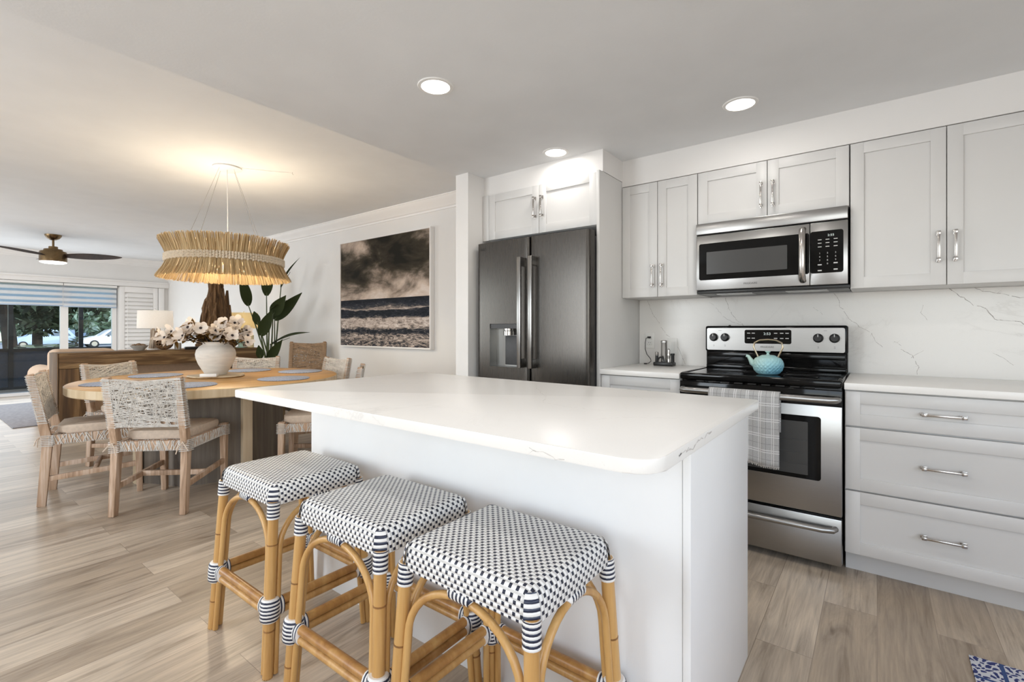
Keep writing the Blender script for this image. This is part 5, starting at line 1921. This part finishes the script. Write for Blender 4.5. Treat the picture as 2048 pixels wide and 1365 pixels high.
# ------------------------------------------------------------------ sofa and rug
t = thing('sofa', 'beige rolled arm sofa behind the wooden console facing the windows', 'sofa', (-8.05, 2.05, 0))
SX0, SX1, SY0, SY1 = -8.53, -7.46, 1.10, 3.02
m = MB(); m.box(SX0, SX1 - .02, SY0 + .04, SY1 - .04, .05, .42, bev=.03)
for x in (SX0 + .05, SX1 - .12):
    for y in (SY0 + .07, SY1 - .13): m.box(x, x + .06, y, y + .06, 0, .06)
m.build('base', M['sofa'], t)
m = MB(); m.box(SX1 - .25, SX1, SY0 + .03, SY1 - .03, .06, .88, bev=.05, seg=4); m.build('back', M['sofa'], t)
for a, b in ((SY0 + .22, 2.06), (2.07, SY1 - .22)):
    m = MB(); m.box(SX0 - .02, SX1 - .26, a, b, .421, .57, bev=.05, seg=4); m.build('seat_cushion', M['sofa'], t)
for a, b, h in ((SY0 + .05, 1.74, .915), (1.76, 2.38, .885), (2.40, SY1 - .06, .885)):
    m = MB(); m.box(SX1 - .42, SX1 - .045, a, b, .572, h, bev=.07, seg=4); m.build('back_cushion', M['sofa'], t)
for y, s_ in ((SY0, 1), (SY1, -1)):
    m = MB(); m.box(SX0, SX1 - .10, y + s_ * .035, y + s_ * .195, .05, .60, bev=.03)
    m.tube([(SX0 - .03, y + s_ * .09, .585), (SX0 - .02, y + s_ * .09, .585), (-8.0, y + s_ * .09, .59), (SX1 - .12, y + s_ * .09, .60)], [.10, .115, .115, .11], 20, up=(0, 0, 1)); m.build('arm', M['sofa'], t)
t.location.z = .0125
m = MB(); m.box(-10.6, -8.03, .89, 3.10, .0004, .012, bev=.003)
tag(m.build('area_rug', M['rugcloth'] if 'rugcloth' in M else basic('grey_blue_rug', (.30, .29, .30), .95, var=.15, nscale=30, bump=.4, bscale=300)), 'flat grey area rug under the sofa by the sliding doors', 'rug')

# ------------------------------------------------------------------ shutters and blinds at the window wall
t = thing('plantation_shutter', 'white louvred plantation shutter right of the sliding doors', 'shutter', (XW + .03, 3.12, 1.0))
m = MB()
sx0, sx1 = XW + .002, XW + .04
for a, b in ((2.775, 2.86), (3.33, 3.41)): m.box(sx0, sx1, a, b, .12, 2.015, bev=.004)
for a, b in ((.12, .24), (1.90, 2.015)): m.box(sx0, sx1, 2.86, 3.33, a, b, bev=.004)
m.build('frame', M['trim'], t)
m = MB()
z = .285
while z < 1.89:
    m.box(-.006, .006, 2.862, 3.328, -.046, .046, bev=.004, M=Matrix.Translation((XW + .026, 0, z)) @ Matrix.Rotation(R(-24), 4, 'Y'))
    z += .078
m.build('louvres', M['trim'], t)
m = MB(); m.tube([(XW + .062, 2.90, .30), (XW + .062, 2.90, 1.86)], .004, 6); m.build('tilt_rod', M['trim'], t)
m = MB(); m.box(XW + .002, XW + .05, 3.42, 3.52, 0, 2.015, bev=.006)
struct(m.build('trim_4', M['trim']))
for (a, b, z, lb) in ((-1.55, .28, 1.585, 'banded sheer roller blind over the sliding doors beyond the frame edge'), (.30, 1.955, 1.585, 'wide banded sheer roller blind over the left sliding door'), (1.965, 2.735, 1.575, 'narrow banded sheer roller blind beside the shutter')):
    t = thing('roller_blind', lb, 'blind', (XW + .02, (a + b) / 2, 2.0))
    m = MB(); m.box(XW + .014, XW + .0155, a, b, z + .02, 2.005); m.build('sheer_fabric', M['blind'], t)
    m = MB(); m.box(XW + .008, XW + .022, a, b, z, z + .022, bev=.003); m.build('bottom_bar', M['carblue'], t)
    m = MB(); m.tube([(XW + .045, a, 1.99), (XW + .045, b, 1.99)], .024, 14); m.build('roller', M['trim'], t)

# ------------------------------------------------------------------ screened porch and the outside
LX = -13.25
m = MB(); m.box(LX - .1, XW - .16, -3, 4.2, -.16, -.012); struct(m.build('floor_porch', M['asphalt']))
t = thing('porch_screen', 'black framed porch screen with dark lower panels outside the sliding doors', 'screen wall', (LX, .8, 0))
ups = (-2.8, -1.6, -.4, .66, 1.44, 2.46, 3.6)
for y in ups:
    m = MB(); m.box(LX - .03, LX + .03, y - .035, y + .035, -.01, 2.45); m.build('post', M['blackframe'], t)
for z in (-.01, .73, 2.38):
    m = MB(); m.box(LX - .025, LX + .025, -2.8, 3.6, z, z + .06); m.build('rail', M['blackframe'], t)
for a, b in zip(ups, ups[1:]):
    m = MB(); m.box(LX - .008, LX + .008, a + .036, b - .036, .051, .729); m.build('kick_panel', M['kick'], t)

m = MB(); m.face([(-110, -50, -.75), (LX - .3, -50, -.75), (LX - .3, 60, -.75), (-110, 60, -.75)]); struct(m.build('ground', M['grass']))
m = MB(); m.box(-95, -44, -45, 55, -.749, -.72); struct(m.build('road', M['asphalt']))


def leaf_cloud(m, c, rx, ry, rz, n, size, rg, elong=1.6):
    for i in range(n):
        d = Vector((rg.gauss(0, 1), rg.gauss(0, 1), rg.gauss(0, 1))).normalized() * (rg.random() ** .33)
        p = Vector(c) + Vector((d.x * rx, d.y * ry, d.z * rz))
        a = Vector((rg.uniform(-1, 1), rg.uniform(-1, 1), rg.uniform(-1, 1))).normalized()
        b = a.orthogonal().normalized()
        s_ = size * rg.uniform(.6, 1.3)
        m.face([p - a * s_ * elong, p + b * s_ * .6, p + a * s_ * elong, p - b * s_ * .6])


def tree(name, label, x, y, h, crowns, mat, leaf, trunk_r=.18, seed=1, lean=0):
    rg = random.Random(seed)
    t = thing(name, label, 'tree', (x, y, -.75), 'trees beyond the porch')
    m = MB(); m.tube([(x, y, -.76), (x + .05, y + lean * .4, h * .4), (x, y + lean, h)], [trunk_r * 1.2, trunk_r, trunk_r * .6], 10); m.build('trunk', M['bark'], t)
    m = MB()
    for (cx, cy, cz, a, b, c, n) in crowns: leaf_cloud(m, (x + cx, y + cy, cz), a, b, c, n, leaf, rg)
    m.build('crown', mat, t, flat=True)


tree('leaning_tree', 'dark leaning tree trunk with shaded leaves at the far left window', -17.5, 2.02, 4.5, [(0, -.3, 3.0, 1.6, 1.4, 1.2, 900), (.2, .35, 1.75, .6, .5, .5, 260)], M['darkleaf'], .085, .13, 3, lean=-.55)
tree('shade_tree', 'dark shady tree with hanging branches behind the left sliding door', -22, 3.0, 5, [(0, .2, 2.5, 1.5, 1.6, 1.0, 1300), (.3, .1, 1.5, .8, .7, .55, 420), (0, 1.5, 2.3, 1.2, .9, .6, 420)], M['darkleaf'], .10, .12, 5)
tree('leafy_tree', 'sunlit pale green tree behind the parked cars', -72, 13.2, 6, [(0, 0, 4.6, 3, 3.2, 3.6, 2600), (0, 2, 3.0, 2.5, 2.5, 3, 1200)], M['outleaf'], .34, .3, 7)
tree('leafy_tree', 'sunlit tree above the pickup truck at the window right edge', -88, 21, 8, [(0, 0, 4.6, 3, 3.5, 4, 2600), (0, 3, 3, 3, 3, 3, 1000)], M['outleaf'], .42, .3, 9)
tree('leafy_tree', 'distant sunlit tree seen over the cars at the left', -84, 10.2, 7, [(0, 0, 4.5, 3, 4, 4.2, 2600)], M['outleaf'], .42, .3, 11)
tree('leafy_tree', 'broad sunlit tree beyond the porch farthest left', -95, 1.2, 7, [(0, 0, 4.5, 3, 4, 4.2, 2600)], M['outleaf'], .42, .3, 13)

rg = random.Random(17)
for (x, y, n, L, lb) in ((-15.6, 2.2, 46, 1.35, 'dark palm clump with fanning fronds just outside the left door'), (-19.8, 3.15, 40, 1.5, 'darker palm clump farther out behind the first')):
    t = thing('palm_clump', lb, 'palm', (x, y, -.75), 'palms outside the porch')
    for i in range(n):
        a = rg.uniform(0, 6.28); el = rg.uniform(.15, 1.3)
        d = Vector((math.cos(a) * math.cos(el), math.sin(a) * math.cos(el), math.sin(el)))
        m = MB()
        b0 = Vector((x, y, -.3 + rg.uniform(0, .6)))
        prev = b0
        side = d.cross(Vector((0, 0, 1))).normalized()
        ll = L * rg.uniform(.7, 1.1)
        for k in range(1, 9):
            f = k / 8
            p = b0 + d * (ll * f) - Vector((0, 0, .45 * ll * f * f))
            w = Vector((0, 0, .006))
            m.face([prev - w, p - w, p + w, prev + w])
            if k > 1:
                for s_ in (-1, 1):
                    tip = p + side * s_ * (.34 * math.sin(PI * f * .9) + .05) + d * .16 - Vector((0, 0, .10))
                    m.face([p - d * .022, tip, p + d * .022])
            prev = p
        m.build('frond', M['palmleaf'], t, flat=True)
    m = MB(); m.lathe([(0, -.76), (.16, -.76), (.12, -.2), (0, -.1)], 12, (x, y, 0)); m.build('trunk', M['bark'], t)

m = MB(); rg = random.Random(41)
for i in range(5200):
    p = Vector((-31 + rg.uniform(-.7, .7), rg.uniform(-12, 20), rg.uniform(-.75, .10) + .12 * rg.random()))
    a = Vector((rg.uniform(-1, 1), rg.uniform(-1, 1), rg.uniform(-1, 1))).normalized(); b = a.orthogonal().normalized(); s_ = rg.uniform(.06, .15)
    m.face([p - a * s_, p + b * s_ * .6, p + a * s_, p - b * s_ * .6])
m.box(-31.4, -30.6, -12, 20, -.75, -.1)
tag(m.build('hedge', M['hedge'], flat=True), 'low clipped hedge in front of the parked cars', 'hedge', kind='thing')


def car(name, label, cat, x, y, prof, cab, width, paint, wheels, wr, sgn=1, zg=-.72):
    """side profile in the yz plane (front towards -y), extruded along x"""
    t = thing(name, label, cat, (x, y, zg))
    m = MB()
    YZ = Matrix(((0, 0, 1, x - width / 2), (sgn, 0, 0, y), (0, 1, 0, zg), (0, 0, 0, 1)))
    m.prism(prof, 0, width, bev=.05, M=YZ)
    bmesh.ops.recalc_face_normals(m.bm, faces=m.bm.faces)
    b = m.build('body', paint, t)
    for w in cab:
        m = MB(); m.prism(w, -.012, width + .012, M=YZ)
        bmesh.ops.recalc_face_normals(m.bm, faces=m.bm.faces)
        m.build('side_window', M['carglass'], t)
    for wy in wheels:
        for sx in (.10, width - .10):
            m = MB()
            Mx = Matrix.Rotation(R(90), 3, 'Y')
            m.lathe([(0, -.13), (wr * .7, -.13), (wr, -.09), (wr, .09), (wr * .7, .13), (0, .13)], 28, (x - width / 2 + sx, y + sgn * wy, zg + wr), Mx)
            k = m.build('wheel', M['tyre'], t)
            m = MB(); m.lathe([(0, -.14), (wr * .58, -.14), (wr * .58, .14), (0, .14)], 20, (x - width / 2 + sx, y + sgn * wy, zg + wr), Mx); m.build('hub', M['chrome'], k)
    m = MB(); m.box(x + width / 2 - .02, x + width / 2 + .12, y + sgn * 1.95, y + sgn * 2.12, zg + 1.12, zg + 1.28, bev=.03); m.build('wing_mirror', M['darkgray'], t)
    return t


truck = [(0, .45), (.05, .80), (.12, 1.02), (1.35, 1.14), (2.15, 1.80), (2.6, 1.90), (3.75, 1.90), (3.92, 1.20), (5.7, 1.20), (5.75, .55), (5.0, .42), (.3, .40)]
car('pickup_truck', 'white pickup truck parked behind the hedge at the right window edge', 'truck', -63, 11.6, truck, [[(1.72, 1.22), (2.28, 1.74), (2.62, 1.80), (2.98, 1.80), (2.98, 1.22)], [(3.06, 1.22), (3.06, 1.80), (3.62, 1.80), (3.70, 1.22)]], 1.9, M['carwhite'], (.95, 4.6), .40)
suv = [(0, .4), (.05, .85), (.15, 1.0), (1.1, 1.12), (1.9, 1.72), (2.3, 1.80), (4.2, 1.78), (4.7, 1.15), (4.75, .5), (4.2, .38), (.4, .38)]
wins = [[(1.45, 1.18), (2.0, 1.64), (2.75, 1.68), (2.75, 1.18)], [(2.85, 1.18), (2.85, 1.68), (4.0, 1.66), (4.35, 1.2)]]
car('parked_car', 'white estate car parked beyond the pickup truck', 'car', -76, 14.6, suv, wins, 1.85, M['carwhite'], (.9, 3.8), .36, zg=-.60)
car('parked_car', 'pale blue van parked left of the pickup, half behind the porch post', 'car', -80, 11.3, [(0, .4), (.02, .95), (.5, 1.15), (1.0, 1.95), (1.3, 2.05), (4.4, 2.05), (4.5, .5), (.4, .38)], [[(.85, 1.2), (1.22, 1.82), (1.95, 1.85), (1.95, 1.2)]], 1.9, M['carblue'], (.8, 3.6), .36)
car('parked_car', 'pale car parked behind the palm fronds near the mullion', 'car', -66, 7.0, suv, wins, 1.85, M['carblue'], (.9, 3.8), .36)
